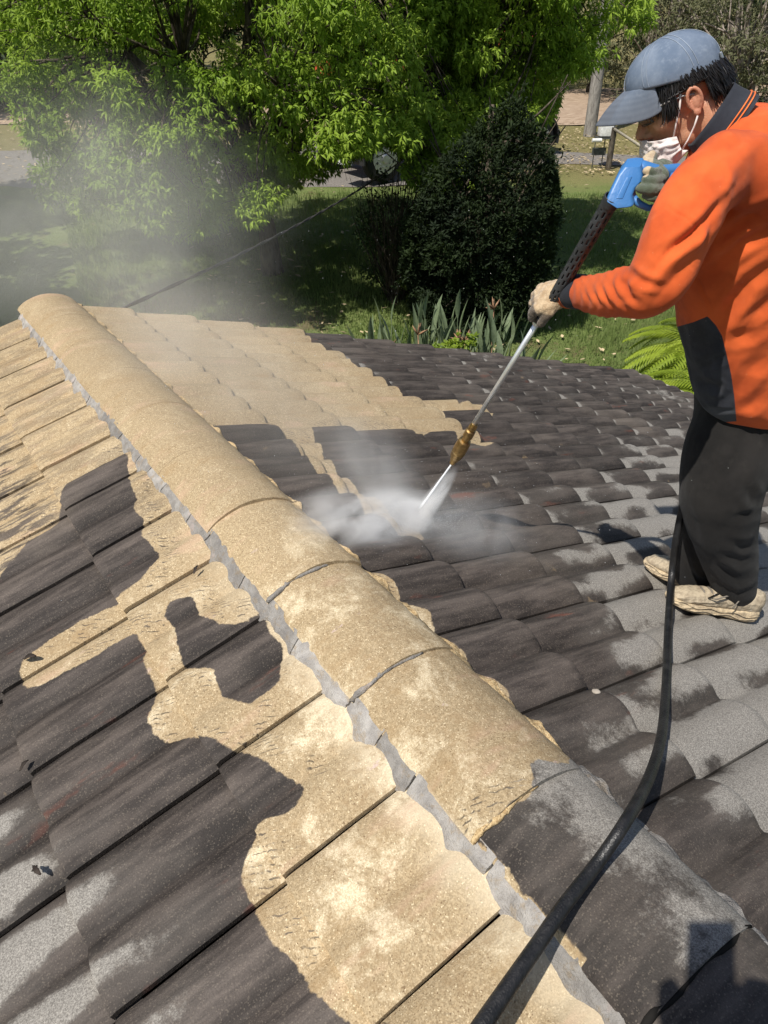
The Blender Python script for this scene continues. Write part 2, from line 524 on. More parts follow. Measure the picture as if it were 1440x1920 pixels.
    brn = m.math('MULTIPLY', m.step(m.noise(7.3, 6, .72, vec=m.mapv(p, loc=(3, 3, 3), scale=(.55, 1.3, 1))), .50, .70), .55)
    sand = m.mix(brn, sand, (.30, .20, .10))
    halo = m.math('MULTIPLY', m.step(m.math('ADD', m.sep(p)[0], m.math('MULTIPLY', m.noise(12, 4, .7), .12)), -.19, -.10), m.math('MULTIPLY', m.step(m.sep(p)[0], -.135, -.15), lowy))
    sand = m.mix(m.math('MULTIPLY', halo, .45), sand, (.70, .61, .45))
    mtl = m.math('MULTIPLY', m.math('MULTIPLY', m.step(m.noise(46, 5, .75), .50, .60), m.step(m.noise(6.0, 3, .6, vec=m.mapv(p, loc=(5, 5, 1))), .44, .58)), lowy)
    sand = m.mix(m.math('MULTIPLY', mtl, .5), sand, (.27, .185, .10))
    lil = m.math('MULTIPLY', m.step(m.noise(8.0, 4, .6, vec=m.mapv(p, scale=(1, 2.2, 1), loc=(7, 1, 2))), .68, .72), .5)
    sand = m.mix(m.math('MULTIPLY', lil, lowy), sand, (.55, .42, .42))
    pnk = m.math('MULTIPLY', m.step(m.noise(3.3, 3, .6, vec=m.mapv(p, scale=(1, 3, 1), loc=(1, 7, 2))), .56, .7), .35)
    sand = m.mix(pnk, sand, (.52, .34, .24))
    sand = m.mul(sand, m.math('MULTIPLY_ADD', tint, .16, .92))
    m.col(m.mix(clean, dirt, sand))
    m.rough(m.mix(m.math('MAXIMUM', clean, dryf), (.70, .70, .70), (.92, .92, .92)))
    h = m.math('ADD', m.math('MULTIPLY', grain, .5), m.math('MULTIPLY', m.vor(300), .7))
    m.bump(h, .0008, .8)
    return m.m

M_TILE = tile_mat()

house = empty('tiled_house', (0, 1.0, -3.9))
tag(house, 'house with wavy concrete roof tiles, part washed to sand colour, part still black with grime', 'house')

def tile_mesh(side, k, j, fine, V=None):
    """tile in course k (0 = at the ridge), column j"""
    s1 = SB[side] + k * GAUGE
    s0 = s1 - GAUGE - (.05 if k else -.06)
    if k == 0: s0 = .03
    gp = .0018 if side > 0 else .0030
    y0 = YJ0 + (j - 1) * COVER + gp
    y1 = y0 + COVER - 2 * gp
    nu, nv = fine
    jr = random.Random(k * 131 + j * 7 + (5 if side > 0 else 0))
    lift = jr.uniform(-.0016, .0016); skew = jr.uniform(-.004, .004); ds = jr.uniform(-.004, .004)
    us = np.linspace(0, 1, nu); vs_ = np.linspace(0, 1, nv)
    U, W = np.meshgrid(us, vs_, indexing='ij')
    S = s0 + (s1 + ds - s0) * U
    Y = y0 + (y1 - y0) * W + skew * (U - .5)
    uu = (S - (s1 - GAUGE)) / GAUGE             # 0 at the top of the exposed part, 1 at the butt
    H = -.016 + .025 * uu + ROLLH[side] * roll(Y) + lift
    nose = np.clip((S - (s1 + ds - .014)) / .014, 0, 1)
    H -= .0045 * nose ** 2
    # side lap lip
    H += (.004 if side > 0 else .0065) * np.exp(-(W / .06) ** 2) - .0015 * (W > .97)
    wob = vnoise(np.stack([S * 14, Y * 14], -1).reshape(-1, 2), 1, 9).reshape(S.shape)
    H += wob * .0008
    G = roof_pt(side, S, Y, H).reshape(-1, 3)
    # butt face
    last = (nu - 1) * nv + np.arange(nv)
    Sb = S[-1] - .001 + .0022 * vnoise(np.stack([Y[-1] * 60, S[-1]], -1), 1, 2)
    Bt = roof_pt(side, Sb, Y[-1], H[-1] - .0215)
    # sides
    sd0 = roof_pt(side, S[:, 0], Y[:, 0], H[:, 0] - .014)
    sd1 = roof_pt(side, S[:, -1], Y[:, -1], H[:, -1] - .014)
    Vv = np.concatenate([G, Bt, sd0, sd1])
    idx = np.arange(nu * nv).reshape(nu, nv)
    q = np.stack([idx[:-1, :-1], idx[1:, :-1], idx[1:, 1:], idx[:-1, 1:]], -1).reshape(-1, 4)
    nb = nu * nv
    b = np.stack([last[:-1], nb + np.arange(nv - 1), nb + 1 + np.arange(nv - 1), last[1:]], -1)
    n0 = nb + nv
    a0 = np.stack([idx[:-1, 0], n0 + np.arange(nu - 1), n0 + 1 + np.arange(nu - 1), idx[1:, 0]], -1)
    n1 = n0 + nu
    a1 = np.stack([idx[:-1, -1], idx[1:, -1], n1 + 1 + np.arange(nu - 1), n1 + np.arange(nu - 1)], -1)
    F = np.concatenate([q, b, a0, a1])
    if side < 0: F = F[:, ::-1]
    cl = clean_sdf(side, S, Y)
    dr = wear_highlight_field(side, S, Y, uu, k)
    if side < 0:
        mo = np.clip((S - .36) / .2, 0, 1) * np.clip((Y - 1.9) / .25, 0, 1) * .9
        mo = np.maximum(mo, np.clip((Y - 1.75) / .3, 0, 1) * .30)
    else: mo = 0 * S
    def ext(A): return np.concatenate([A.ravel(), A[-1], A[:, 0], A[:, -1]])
    cl2 = ext(cl); cl2[nb:nb + nv] -= .012 * (side > 0)
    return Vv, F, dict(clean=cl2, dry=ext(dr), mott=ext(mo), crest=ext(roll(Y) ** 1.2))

tiles = 0
rest = dict(V=[], F=[], clean=[], dry=[], mott=[], crest=[]); nrest = 0
def rest_add(Vv, F, A):
    global nrest
    rest['V'].append(Vv); rest['F'] += (F + nrest).tolist(); nrest += len(Vv)
    for q in A: rest[q].append(A[q])

for side in (1, -1):
    nc = 14 if side > 0 else 9
    for k in range(nc):
        for j in range(-14, 13):
            yc = YJ0 + (j - .5) * COVER
            sc = SB[side] + (k - .5) * GAUGE
            c = roof_pt(side, sc, yc, 0)
            px, py, z = proj(c)
            vis = z > .3 and -160 < px < 1600 and 400 < py < 2150 and (side > 0 or sc < 1.35)
            if vis and tiles < 300:
                near = z < 2.6
                fine = (34, 30) if near else (22, 22)
                Vv, F, A = tile_mesh(side, k, j, fine)
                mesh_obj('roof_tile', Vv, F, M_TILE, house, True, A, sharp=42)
                tiles += 1
            else:
                rest_add(*tile_mesh(side, k, j, (3, 9)))
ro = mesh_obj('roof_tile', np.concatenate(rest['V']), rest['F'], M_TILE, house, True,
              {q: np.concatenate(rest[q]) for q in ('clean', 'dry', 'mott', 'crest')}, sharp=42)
ro['kind'] = 'stuff'
print('tiles', tiles)

M_DECK = simple('dark_sarking', (.012, .011, .010), .9, .1)
for side in (1, -1):
    smax = EAVE - .03 if side > 0 else SB[-1] + 8 * GAUGE - .03
    c = roof_pt(side, smax / 2, (YEND - 3.9) / 2, -.075)
    ax = [np.array([side * CA_, 0, -SA_]), np.array([0, 1, 0]), np.array([side * SA_, 0, CA_])]
    MB().box(c, (smax - .02, YEND + 3.9 - .06, .02), ax).build('roof_deck', M_DECK, house)

# ridge caps
M_CAP = M_TILE
CAPY = [-.62, -.21, .190, .566, .977, 1.383, 1.768, 2.17, 2.58, 2.99, 3.40, 3.80, 4.175]
CAPW, CAPZ, CAPH = .1445, -.016, .060
def cap_z(x, w, h): return h * (1 - abs(x / w) ** 1.9) ** .74
M_MORT = None
def mort_mat():
    m = Mat('old_cement_mortar', .9, .2)
    n = m.noise(28, 5, .65)
    c = m.mix(m.step(n, .3, .7), (.215, .200, .186), (.345, .325, .300))
    c = m.mix(m.math('MULTIPLY', m.step(m.noise(70, 4, .7), .60, .68), .45), c, (.13, .12, .11))
    c = m.mix(m.math('MULTIPLY', m.step(m.noise(14, 3, .6), .6, .7), .35), c, (.42, .32, .29))
    c = m.mix(m.math('MULTIPLY', m.step(m.noise(33, 4, .7, vec=m.mapv(m.pos(), loc=(2, 2, 5))), .52, .64), .45), c, (.26, .195, .12))
    c = m.mul(c, m.math('MULTIPLY_ADD', m.rand(), .5, .72))
    m.col(c)
    m.bump(m.math('ADD', n, m.noise(240, 2, .6)), .004)
    return m.m
M_MORT = mort_mat()
def sand_mort():
    m = Mat('washed_sandy_mortar', .9, .2)
    cells = m.vor(310, out='Color'); g2 = m.sep(cells)[1]
    c = m.mix(g2, (.32, .21, .10), (.62, .47, .26))
    c = m.mix(m.math('MULTIPLY', m.step(m.noise(40, 4, .7), .55, .7), .6), c, (.17, .11, .06))
    m.col(c); m.bump(m.noise(200, 3, .7), .003)
    return m.m
M_SMORT = sand_mort()

for i in range(len(CAPY) - 1):
    y0, y1 = CAPY[i] + .003, CAPY[i + 1] + .028
    fine = y0 < 2.2 and y0 > -.3
    nx, ny = (56, 46) if fine else (36, 24)
    ths = np.linspace(-1, 1, nx); ts = np.linspace(0, 1, ny)
    jr = random.Random(i * 17 + 3)
    dz0, dz1 = .0, .0
    V, cl, dr = [], [], []
    yaw_ = jr.uniform(-.003, .003)
    for t in ts:
        y = y0 + (y1 - y0) * t
        # near end is the wide upper end that sits over the next cap
        kk = 1.0 if y0 < 1.6 else .08
        hgt = CAPH - .012 * t * kk; wid = CAPW - .006 * t * kk
        for a in ths:
            x = math.copysign(abs(a) ** .8, a) * wid
            z = CAPZ + cap_z(x, wid * 1.0001, hgt)
            yy = y + .012 * (1 - (a) ** 2) * (1 if t < .02 else 0) * 0
            V.append((x + yaw_ * (t - .5), yy, z))
    V = np.array(V)
    V[:, 2] += (.0018 * vnoise(V[:, :2] * 17, 1, i) + .0009 * vnoise(V[:, :2] * 60, 1, i + 2)) if y0 < 1.6 else .0018 * vnoise(V[:, :2] * 17, 1, 1)
    idx = np.arange(nx * ny).reshape(ny, nx)
    F = np.stack([idx[:-1, :-1], idx[:-1, 1:], idx[1:, 1:], idx[1:, :-1]], -1).reshape(-1, 4)
    # thickness: near end face and the two lower edges
    inner = V.copy(); inner[:, 2] -= .016; inner[:, 0] *= .93
    base = len(V)
    V2 = np.concatenate([V, inner])
    e0 = idx[0]
    F2 = [F, np.stack([e0[:-1], e0[:-1] + base, e0[1:] + base, e0[1:]], -1)]
    e1 = idx[-1]
    F2.append(np.stack([e1[:-1], e1[1:], e1[1:] + base, e1[:-1] + base], -1))
    for c_, fl in ((idx[:, 0], 1), (idx[:, -1], 0)):
        q = np.stack([c_[:-1], c_[1:], c_[1:] + base, c_[:-1] + base], -1)
        F2.append(q if fl else q[:, ::-1])
    F2.append((F + base)[:, ::-1])
    F2 = np.concatenate(F2)
    # washed area on the caps ends in a scalloped edge just before the .566 joint
    xx, yy = V2[:, 0], V2[:, 1]
    edge_y = np.where(xx < .02, .578, .578 + 0 * xx)
    bord = .568 + np.interp(xx, [-.15, .0, .012, .03, .055, .085, .115, .15], [0, 0, .012, .045, .050, .022, .018, .040]) + .008 * vnoise(V2[:, :2] * 38, 1, 6)
    clean = yy - bord
    left = np.where((yy < .566) & (yy > .30), -.131 - xx, -1)
    clean = np.maximum(clean, left)
    dry = np.where(yy < .72, np.interp(xx, [-.145, -.09, -.02, .05, .145], [-.42, -.12, .05, .20, .24]) + .14 * vnoise(V2[:, :2] * 9, 1, 4) + .08 * vnoise(V2[:, :2] * 25, 1, 5), -1)
    dry = np.where(yy < .19, dry - .25, dry)
    mott = np.zeros(len(V2))
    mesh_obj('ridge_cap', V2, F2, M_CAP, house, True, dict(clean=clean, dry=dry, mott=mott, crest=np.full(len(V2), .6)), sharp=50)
    # mortar bead where caps overlap; nearest joints get a dark strip as crack
    if i:
        pts = []
        for a in np.linspace(-1.0, (.25 if y0 > .6 else .04) if y0 > .3 else .9, 22):
            x = math.copysign(abs(a) ** .8, a) * (CAPW - .001)
            z = CAPZ + cap_z(x, CAPW, CAPH - .010) + .0008
            pts.append((x, CAPY[i] + .0045 + .003 * sin(a * 9 + i) , z))
        rs = [.0062 * (.5 + .5 * min(1, 3 * (1 - k / 21))) * (1 + .3 * jr.uniform(-1, 1)) for k in range(22)]
        if y0 < 1.5:
            MB().tube(pts, rs, 8).build('joint_bead', M_MORT if y0 > .6 else (M_SMORT if y0 > .3 else M_DECK), house, True)

# mortar bedding, left side: ragged cracked chunks
def mortar_run(side, mat, ya, yb, cuts, reach, seed, name='mortar'):
    jr = random.Random(seed)
    y = ya
    while y < yb:
        ln = jr.uniform(*cuts)
        y2 = min(y + ln, yb)
        n = max(6, int((y2 - y) / .008))
        ys = np.linspace(y + .0015, y2 - .0015, n)
        ys = ys + 0
        val = 1 - roll(ys)
        nz = vnoise(np.stack([ys * 34, 0 * ys + seed], -1), 1, seed) * .010 + vnoise(np.stack([ys * 70, 0 * ys], -1), 1, seed + 1) * .0025
        sB = reach + .020 * val + nz
        rows = []
        hsurf = lambda s_, y_: -.016 + .025 * (s_ - (SB[side] - GAUGE)) / GAUGE + ROLLH[side] * roll(y_)
        m = 7
        for q in range(m):
            f = q / (m - 1)
            s_ = .125 + (sB - .125) * f
            hs = hsurf(s_, ys)
            topz = .030
            h_ = hs * f ** 1.4 + (topz) * (1 - f ** 1.4) + .004 * (1 - f)
            h_ = np.maximum(h_, hs + .0045 * (f < 1)) + .0042 * vnoise(np.stack([ys * 55, 0 * ys + f * 4], -1), 1, seed) * (0 < f < 1)
            if q == m - 1: h_ = hs - .004
            rows.append(roof_pt(side, s_ if not np.isscalar(s_) else np.full(n, s_), ys, h_))
        # crack slant
        V = np.array(rows)
        idx = np.arange(m * n).reshape(m, n)
        F = np.stack([idx[:-1, :-1], idx[:-1, 1:], idx[1:, 1:], idx[1:, :-1]], -1).reshape(-1, 4)
        base = m * n
        low = V.reshape(-1, 3).copy(); low[:, 2] -= .02
        Fs = [F]
        for c_, fl in ((idx[:, 0], 0), (idx[:, -1], 1)):
            qd = np.stack([c_[:-1], c_[1:], c_[1:] + base, c_[:-1] + base], -1)
            Fs.append(qd if fl else qd[:, ::-1])
        F = np.concatenate(Fs)
        if side > 0: pass
        else: F = F[:, ::-1]
        mesh_obj(name, np.concatenate([V.reshape(-1, 3), low]), F, mat, house, True, sharp=40)
        y = y2 + jr.uniform(.0006, .0028)
mortar_run(-1, M_MORT, -.3, 4.15, (.10, .30), .166, 11)
mortar_run(1, M_SMORT, .60, 4.15, (.12, .3), .158, 23)
mortar_run(1, M_MORT, -.3, .585, (.12, .3), .156, 29)

# house body below the roof
M_FASC = simple('cream_painted_timber', (.55, .50, .42), .6)
M_GUT = simple('pale_steel_gutter', (.30, .28, .235), .45, .5)
ex = EAVE * CA_; ez = -EAVE * SA_
MB().box((ex + .045, (YEND - 4) / 2, ez - .10), (.012, YEND + 4 - .02, .16)).build('fascia', M_FASC, house)
g = MB()
for sx, cx_ in ((.10, ex + .105), ):
    g.box((cx_, (YEND - 4) / 2, ez - .155), (.10, YEND + 4, .008))
g.box((ex + .056, (YEND - 4) / 2, ez - .11), (.006, YEND + 4, .09))
g.box((ex + .156, (YEND - 4) / 2, ez - .105), (.006, YEND + 4, .10))
g.tube([(ex + .156, -4, ez - .053), (ex + .156, YEND + .01, ez - .053)], .008, 8)
g.build('gutter', M_GUT, house)
M_BRK = None
def wall_mat():
    m = Mat('cream_rendered_wall', .9, .2)
    m.col(m.mix(m.step(m.noise(3, 5, .6), .3, .7), (.42, .37, .29), (.55, .49, .40)))
    m.bump(m.noise(90, 3, .6), .003)
    return m.m
M_BRK = wall_mat()
exl = (SB[-1] + 8 * GAUGE) * CA_
gz = -4.2
b = MB()
yw = YEND - .35
prof = [(-exl + .35, gz), (ex - .35, gz), (ex - .35, ez - .06), (0, -.16), (-exl + .35, -exl * math.tan(SL) - .06)]
V = [(x, yw, z) for x, z in prof] + [(x, yw - .15, z) for x, z in prof]
n = len(prof)
F = [tuple(range(n))[::-1], tuple(range(n, 2 * n))] + [(i, (i + 1) % n, n + (i + 1) % n, n + i) for i in range(n)]
b.add(V, F).build('gable_wall', M_BRK, house)
MB().box((ex - .40, -.1, (gz + ez) / 2 - .08), (.15, 2 * yw - .4, ez - gz - .2)).build('side_wall', M_BRK, house)
# barge board under the verge
for side in (1, -1):
    smax = EAVE if side > 0 else SB[-1] + 8 * GAUGE
    ax = [np.array([side * CA_, 0, -SA_]), np.array([0, 1, 0]), np.array([side * SA_, 0, CA_])]
    MB().box(roof_pt(side, smax / 2, YEND - .045, -.12), (smax, .025, .13), ax).build('barge_board', M_FASC, house)
# ---------------------------------------------------------------- ground
GF = [-120, 0, 8, 10, 13, 18, 22, 30, 50, 80, 140, 400]
GH = [5.2, 4.6, 4.35, 4.05, 3.65, 3.45, 3.3, 2.85, 2.3, 1.5, -3, -30]
def gz_(x, y):
    x = np.asarray(x, float); y = np.asarray(y, float)
    f = (x - CAM[0]) * FW[0] + (y - CAM[1]) * FW[1]
    return CAM[2] - np.interp(f, GF, GH)
def G(px, py):
    """where the view ray through a survey pixel meets the terrain"""
    d = CR * (px - 720) / FPX + CY * (py - 960) / FPX + CZ
    lo = 4.0
    for t in np.arange(4, 120, .1):
        p = CAM + d * t
        if p[2] < gz_(p[0], p[1]): break
        lo = t
    return CAM + d * lo

def ground_mats():
    m = Mat('lawn', .95, .1)
    p = m.pos()
    n1 = m.noise(.55, 5, .6); n2 = m.noise(9, 4, .7); n3 = m.noise(40, 3, .7)
    c = m.mix(m.step(n1, .3, .7), (.105, .145, .040), (.170, .215, .070))
    c = m.mix(m.math('MULTIPLY', m.step(n2, .45, .7), .6), c, (.175, .180, .075))
    c = m.mix(m.math('MULTIPLY', m.step(n3, .5, .75), .5), c, (.040, .065, .016))
    bare = m.math('MULTIPLY', m.step(m.noise(.9, 5, .7, vec=m.mapv(p, loc=(9, 3, 0))), .56, .68), .75)
    c = m.mix(bare, c, (.155, .110, .066))
    # drier verge further out
    f = m.new('ShaderNodeVectorMath', operation='DOT_PRODUCT')
    m.link(p, f.inputs[0]); f.inputs[1].default_value = (FW[0], FW[1], 0)
    dry = m.step(m.math('ADD', f.outputs['Value'], m.math('MULTIPLY', n1, 4.0)), 20.5, 23)
    c = m.mix(m.math('MULTIPLY', dry, .65), c, m.mix(n2, (.20, .155, .070), (.30, .22, .115)))
    m.col(c); m.bump(m.math('ADD', n3, n2), .05, .8)
    g = Mat('grey_gravel', .95, .15)
    k = g.noise(30, 4, .8); k2 = g.noise(1.2, 4, .6)
    c = g.mix(g.step(k, .3, .7), (.13, .118, .105), (.26, .238, .215))
    c = g.mix(g.math('MULTIPLY', g.step(g.vor(14, out='Distance'), .12, .02), .5), c, (.42, .36, .27))
    c = g.mix(g.math('MULTIPLY', g.step(k2, .5, .7), .5), c, (.20, .16, .115))
    g.col(c); g.bump(k, .02)
    d = Mat('pale_bare_earth', .95, .1)
    k = d.noise(5, 5, .7, vec=d.mapv(d.pos(), scale=(.5, 1.5, 1)))
    c = d.mix(d.step(k, .3, .7), (.26, .185, .125), (.42, .32, .235))
    c = d.mix(d.math('MULTIPLY', d.step(d.noise(22, 3, .7), .55, .7), .4), c, (.16, .12, .08))
    d.col(c); d.bump(k, .03)
    return m.m, g.m, d.m
M_LAWN, M_GRAV, M_DIRT = ground_mats()

N = 150
gx = np.concatenate([np.linspace(-260, -25, 14), np.linspace(-22, 45, 95), np.linspace(50, 330, 16)])
gy = np.concatenate([np.linspace(-160, -12, 12), np.linspace(-9, 60, 95), np.linspace(66, 380, 18)])
X, Y = np.meshgrid(gx, gy, indexing='ij')
Z = gz_(X, Y) + .035 * vnoise(np.stack([X, Y], -1).reshape(-1, 2), .8, 4).reshape(X.shape)
idx = np.arange(X.size).reshape(X.shape)
F = np.stack([idx[:-1, :-1], idx[1:, :-1], idx[1:, 1:], idx[:-1, 1:]], -1).reshape(-1, 4)
def gzz(x, y):
    x = np.asarray(x, float); y = np.asarray(y, float)
    return gz_(x, y)
tag(mesh_obj('ground', np.stack([X, Y, Z], -1).reshape(-1, 3), F, M_LAWN, None, True, origin=(0, 0, -4)), kind='structure')

def strip(name, near, far, mat, lift):
    near = [G(*q) if len(q) == 2 else np.array(q) for q in near]; far = [G(*q) if len(q) == 2 else np.array(q) for q in far]
    nr = [(p - CAM) @ CR for p in near]; nf = [(p - CAM) @ FW for p in near]
    fr = [(p - CAM) @ CR for p in far]; ff = [(p - CAM) @ FW for p in far]
    V = []
    rs = np.linspace(-45, 40, 150)
    for r in rs:
        a = np.interp(r, nr, nf) + .25 * float(vnoise(np.array([[r, 1.0]]), .9, 1)[0]); b = np.interp(r, fr, ff) + .25 * float(vnoise(np.array([[r, 5.0]]), .8, 2)[0])
        for t in np.linspace(0, 1, 9):
            p = CAM + CR * r + FW * (a + (b - a) * t)
            V.append((p[0], p[1], float(gz_(p[0], p[1])) + lift + .035 * (1 - abs(2 * t - 1) ** 6)))
    idx = np.arange(len(V)).reshape(150, 9)
    F = np.stack([idx[:-1, :-1], idx[1:, :-1], idx[1:, 1:], idx[:-1, 1:]], -1).reshape(-1, 4)
    tag(mesh_obj(name, V, F, mat, None, True), kind='structure')
strip('gravel_road', [(0, 352), (300, 352), (700, 352), (1050, 308), (1200, 312)], [(0, 283), (300, 275), (700, 262), (1050, 284), (1200, 292)], M_GRAV, .02)
strip('dirt_track', [(0, 232), (400, 225), (1050, 236), (1300, 232)], [(0, 212), (400, 200), (1050, 168), (1300, 160)], M_DIRT, .02)

# fallen leaves and grass blades
def scatter_tris(name, pts, size, mat, kind_lab, up=.3, seed=1, h=0.0):
    r = np.random.default_rng(seed)
    n = len(pts)
    a = r.uniform(0, 2 * pi, n); s = size * r.uniform(.5, 1.4, n)
    d = np.stack([np.cos(a), np.sin(a), r.uniform(-up, up, n)], -1) * s[:, None]
    e = np.stack([-np.sin(a), np.cos(a), r.uniform(-up, up, n)], -1) * s[:, None] * .45
    V = np.stack([pts - d, pts + e, pts + d, pts - e], 1).reshape(-1, 3)
    i = np.arange(n) * 4
    F = np.stack([i, i + 1, i + 2, i + 3], -1)
    return tag(mesh_obj(name, V, F, mat), kind_lab[0], kind_lab[1], kind='stuff')
M_LIT = simple('fallen_leaf', (.42, .33, .20), .8, var=.5, scale=1.3)
pts = []
for q in range(2600):
    px, py = rng.uniform(-40, 420), rng.uniform(205, 350)
    if q % 3 == 0: px, py = rng.uniform(1040, 1200), rng.uniform(232, 330)
    if q % 7 == 0: px, py = rng.uniform(300, 1200), rng.uniform(330, 690)
    p = G(px, py); pts.append((p[0], p[1], float(gz_(p[0], p[1])) + .075))
scatter_tris('leaf_litter', np.array(pts), .05, M_LIT, ('pale fallen leaves scattered over the verge and lawn', 'leaf litter'))

def foliage_mat(name, ca, cb, trans=.35, spec=.35, rough=.5, nscale=2.0):
    m = Mat(name, rough, spec)
    n = m.noise(nscale, 3, .6)
    n2 = m.noise(37, 2, .6)
    c = m.mix(m.step(n, .3, .7), ca, cb)
    c = m.mul(c, m.math('MULTIPLY_ADD', n2, 1.0, .5))
    m.col(c)
    t = m.new('ShaderNodeBsdfTranslucent')
    m.link(m.mix(.35, c, (.20, .30, .02)), t.inputs[0])
    mx = m.new('ShaderNodeMixShader'); mx.inputs[0].default_value = trans
    m.link(m.b.outputs[0], mx.inputs[1]); m.link(t.outputs[0], mx.inputs[2]); m.link(mx.outputs[0], m.out.inputs[0])
    return m.m
M_GRASS = foliage_mat('grass_blade', (.11, .165, .042), (.21, .265, .085), .3, .2, .7, 1.0)
n = 90000
pxs = rng.uniform(200, 1300, n * 2); fs = rng.uniform(7.0, 20.0, n * 2) ** 1.0
r_ = (pxs - 720) / FPX * fs * 1.1
pp = CAM[None] + FW[None] * fs[:, None] + CR[None] * r_[:, None]
keep = (pp[:, 1] > YEND + .3) | (pp[:, 0] > ex + .5)
roadnear = 18.6
keep &= fs < 18.8 - 5.5 * rng.uniform(0, 1, n * 2) ** 3
pp = pp[keep][:n]
n = len(pp)
base = np.stack([pp[:, 0], pp[:, 1], gz_(pp[:, 0], pp[:, 1]) - .01], -1)
a = rng.uniform(0, 2 * pi, n); hh = rng.uniform(.05, .12, n) * (1 + .6 * vnoise(base[:, :2], .8, 8))
lean = np.stack([np.cos(a * 3), np.sin(a * 3), 0 * a], -1) * rng.uniform(0, .05, n)[:, None]
wv = np.stack([np.cos(a), np.sin(a), 0 * a], -1) * .009
V = np.stack([base - wv, base + wv, base + lean + np.stack([0 * a, 0 * a, hh], -1)], 1).reshape(-1, 3)
i = np.arange(n) * 3
tag(mesh_obj('grass', V, np.stack([i, i + 1, i + 2], -1), M_GRASS), 'short mown green grass of the lawn below the roof', 'grass', kind='stuff')

# ---------------------------------------------------------------- trees
def norm(v): return v / np.maximum(np.linalg.norm(v, axis=-1, keepdims=True), 1e-9)

def leaf_clusters(C, D, size, r, nl=6, slim=.16, droop=.35):
    """C centres, D outward directions; every cluster is nl folded pointed leaflets"""
    n = len(C)
    C = np.repeat(C, nl, 0); D = np.repeat(D, nl, 0)
    d = norm(D * .55 + r.normal(0, .62, (n * nl, 3)) + np.array([0, 0, -droop]))
    L = size * r.uniform(.6, 1.25, n * nl)[:, None]
    s = norm(np.cross(d, r.normal(0, 1, (n * nl, 3)) * .42 + np.array([-.35, -.12, 1.0])))
    up = np.cross(s, d)
    b = C + d * L * .08
    mid = b + d * L * .45 + up * L * .05
    tip = b + d * L - up * L * .10 + np.array([0, 0, -1.0]) * L * .14
    V = np.stack([b, mid + s * L * slim - up * L * .05, mid, mid - s * L * slim - up * L * .05, tip], 1).reshape(-1, 3)
    i = np.arange(n * nl) * 5
    F = np.concatenate([np.stack([i, i + 2, i + 1], -1), np.stack([i, i + 3, i + 2], -1), np.stack([i + 1, i + 2, i + 4], -1), np.stack([i + 2, i + 3, i + 4], -1)])
    return V, F

def bark(name, c1, c2):
    m = Mat(name, .9, .15)
    n = m.noise(14, 5, .7, vec=m.mapv(m.pos(), scale=(1, 1, .25)))
    m.col(m.mix(m.step(n, .35, .65), c1, c2)); m.bump(n, .03)
    return m.m
M_BARK = bark('grey_brown_bark', (.035, .027, .020), (.13, .105, .08))
M_PBARK = bark('pale_bark', (.16, .13, .105), (.38, .33, .28))
M_LEAF = foliage_mat('lime_green_leaf', (.21, .33, .030), (.35, .48, .060), .5, .3, .5, .9)
M_CON = foliage_mat('dark_conifer_leaf', (.008, .015, .006), (.020, .034, .009), .12, .2, .7, 1.6)
M_OLV = foliage_mat('olive_scrub_leaf', (.075, .080, .036), (.150, .150, .078), .2, .25, .7, .5)
M_DKL = foliage_mat('deep_green_leaf', (.018, .034, .010), (.040, .066, .018), .2, .25, .6, .6)

def branch(mb, a, b, ra, rb, bend=.12, n=7, sides=7, seed=0):
    r = random.Random(seed)
    a = np.asarray(a, float); b = np.asarray(b, float)
    L = np.linalg.norm(b - a)
    off = np.array([r.uniform(-1, 1), r.uniform(-1, 1), r.uniform(-.2, 1)]) * L * bend
    pts = []
    for i in range(n):
        t = i / (n - 1)
        pts.append(a + (b - a) * t + off * sin(pi * t) + np.array([r.uniform(-1, 1), r.uniform(-1, 1), r.uniform(-1, 1)]) * L * .015 * (0 < i < n - 1))
    mb.tube(pts, [ra + (rb - ra) * (i / (n - 1)) ** .8 for i in range(n)], sides, cap=False)
    return pts

BT = G(510, 505); BT[2] = float(gz_(BT[0], BT[1]))
tree = empty('leafy_tree', BT)
tag(tree, 'wide leafy lime green tree arching over the lawn beyond the ridge', 'tree')
OUT = [(-60, 200), (20, 215), (45, 260), (60, 330), (75, 385), (140, 395), (190, 420), (250, 405), (285, 440), (350, 452), (400, 432), (450, 440), (497, 428), (520, 375), (560, 345), (620, 330), (690, 330),
       (740, 320), (790, 355), (830, 372), (880, 362), (905, 300), (960, 262), (1035, 225), (1060, 150), (1110, 130), (1170, 90), (1225, 40), (1240, -60), (1100, -700), (-60, -700)]
cc = np.array([5.0, 11.7, .95])
r = np.random.default_rng(21)
grp = []
while len(grp) < 900:
    v = norm(r.normal(0, 1, 3)) * (r.uniform(0, 1) ** .28)
    q = cc + CR * v[0] * 4.9 + FW * v[1] * 3.3 + UP * v[2] * 3.7
    # right hand limb
    if r.uniform() < .22: q = cc + CR * r.uniform(1.2, 5.0) + FW * r.uniform(-1, 2.6) + UP * r.uniform(-1.6, 1.2)
    elif r.uniform() < .10: q = cc + CR * r.uniform(3.2, 7.2) + FW * r.uniform(-1, 3) + UP * r.uniform(.2, 2.6)
    px, py, z = proj(q)
    if py > -350 and poly_sdf(np.array([px]), np.array([py]), OUT)[0] < 14: continue
    if 660 < px < 790 and 262 < py < 372: continue
    # clumps and hollows
    if vnoise(q[None], .9, 5)[0] < -.30: continue
    grp.append(q)
grp += [P(r.uniform(745, 905), r.uniform(215, 335), r.uniform(10.3, 11.2)) for _ in range(34)]
grp = np.array(grp)
Cs, Ds = [], []
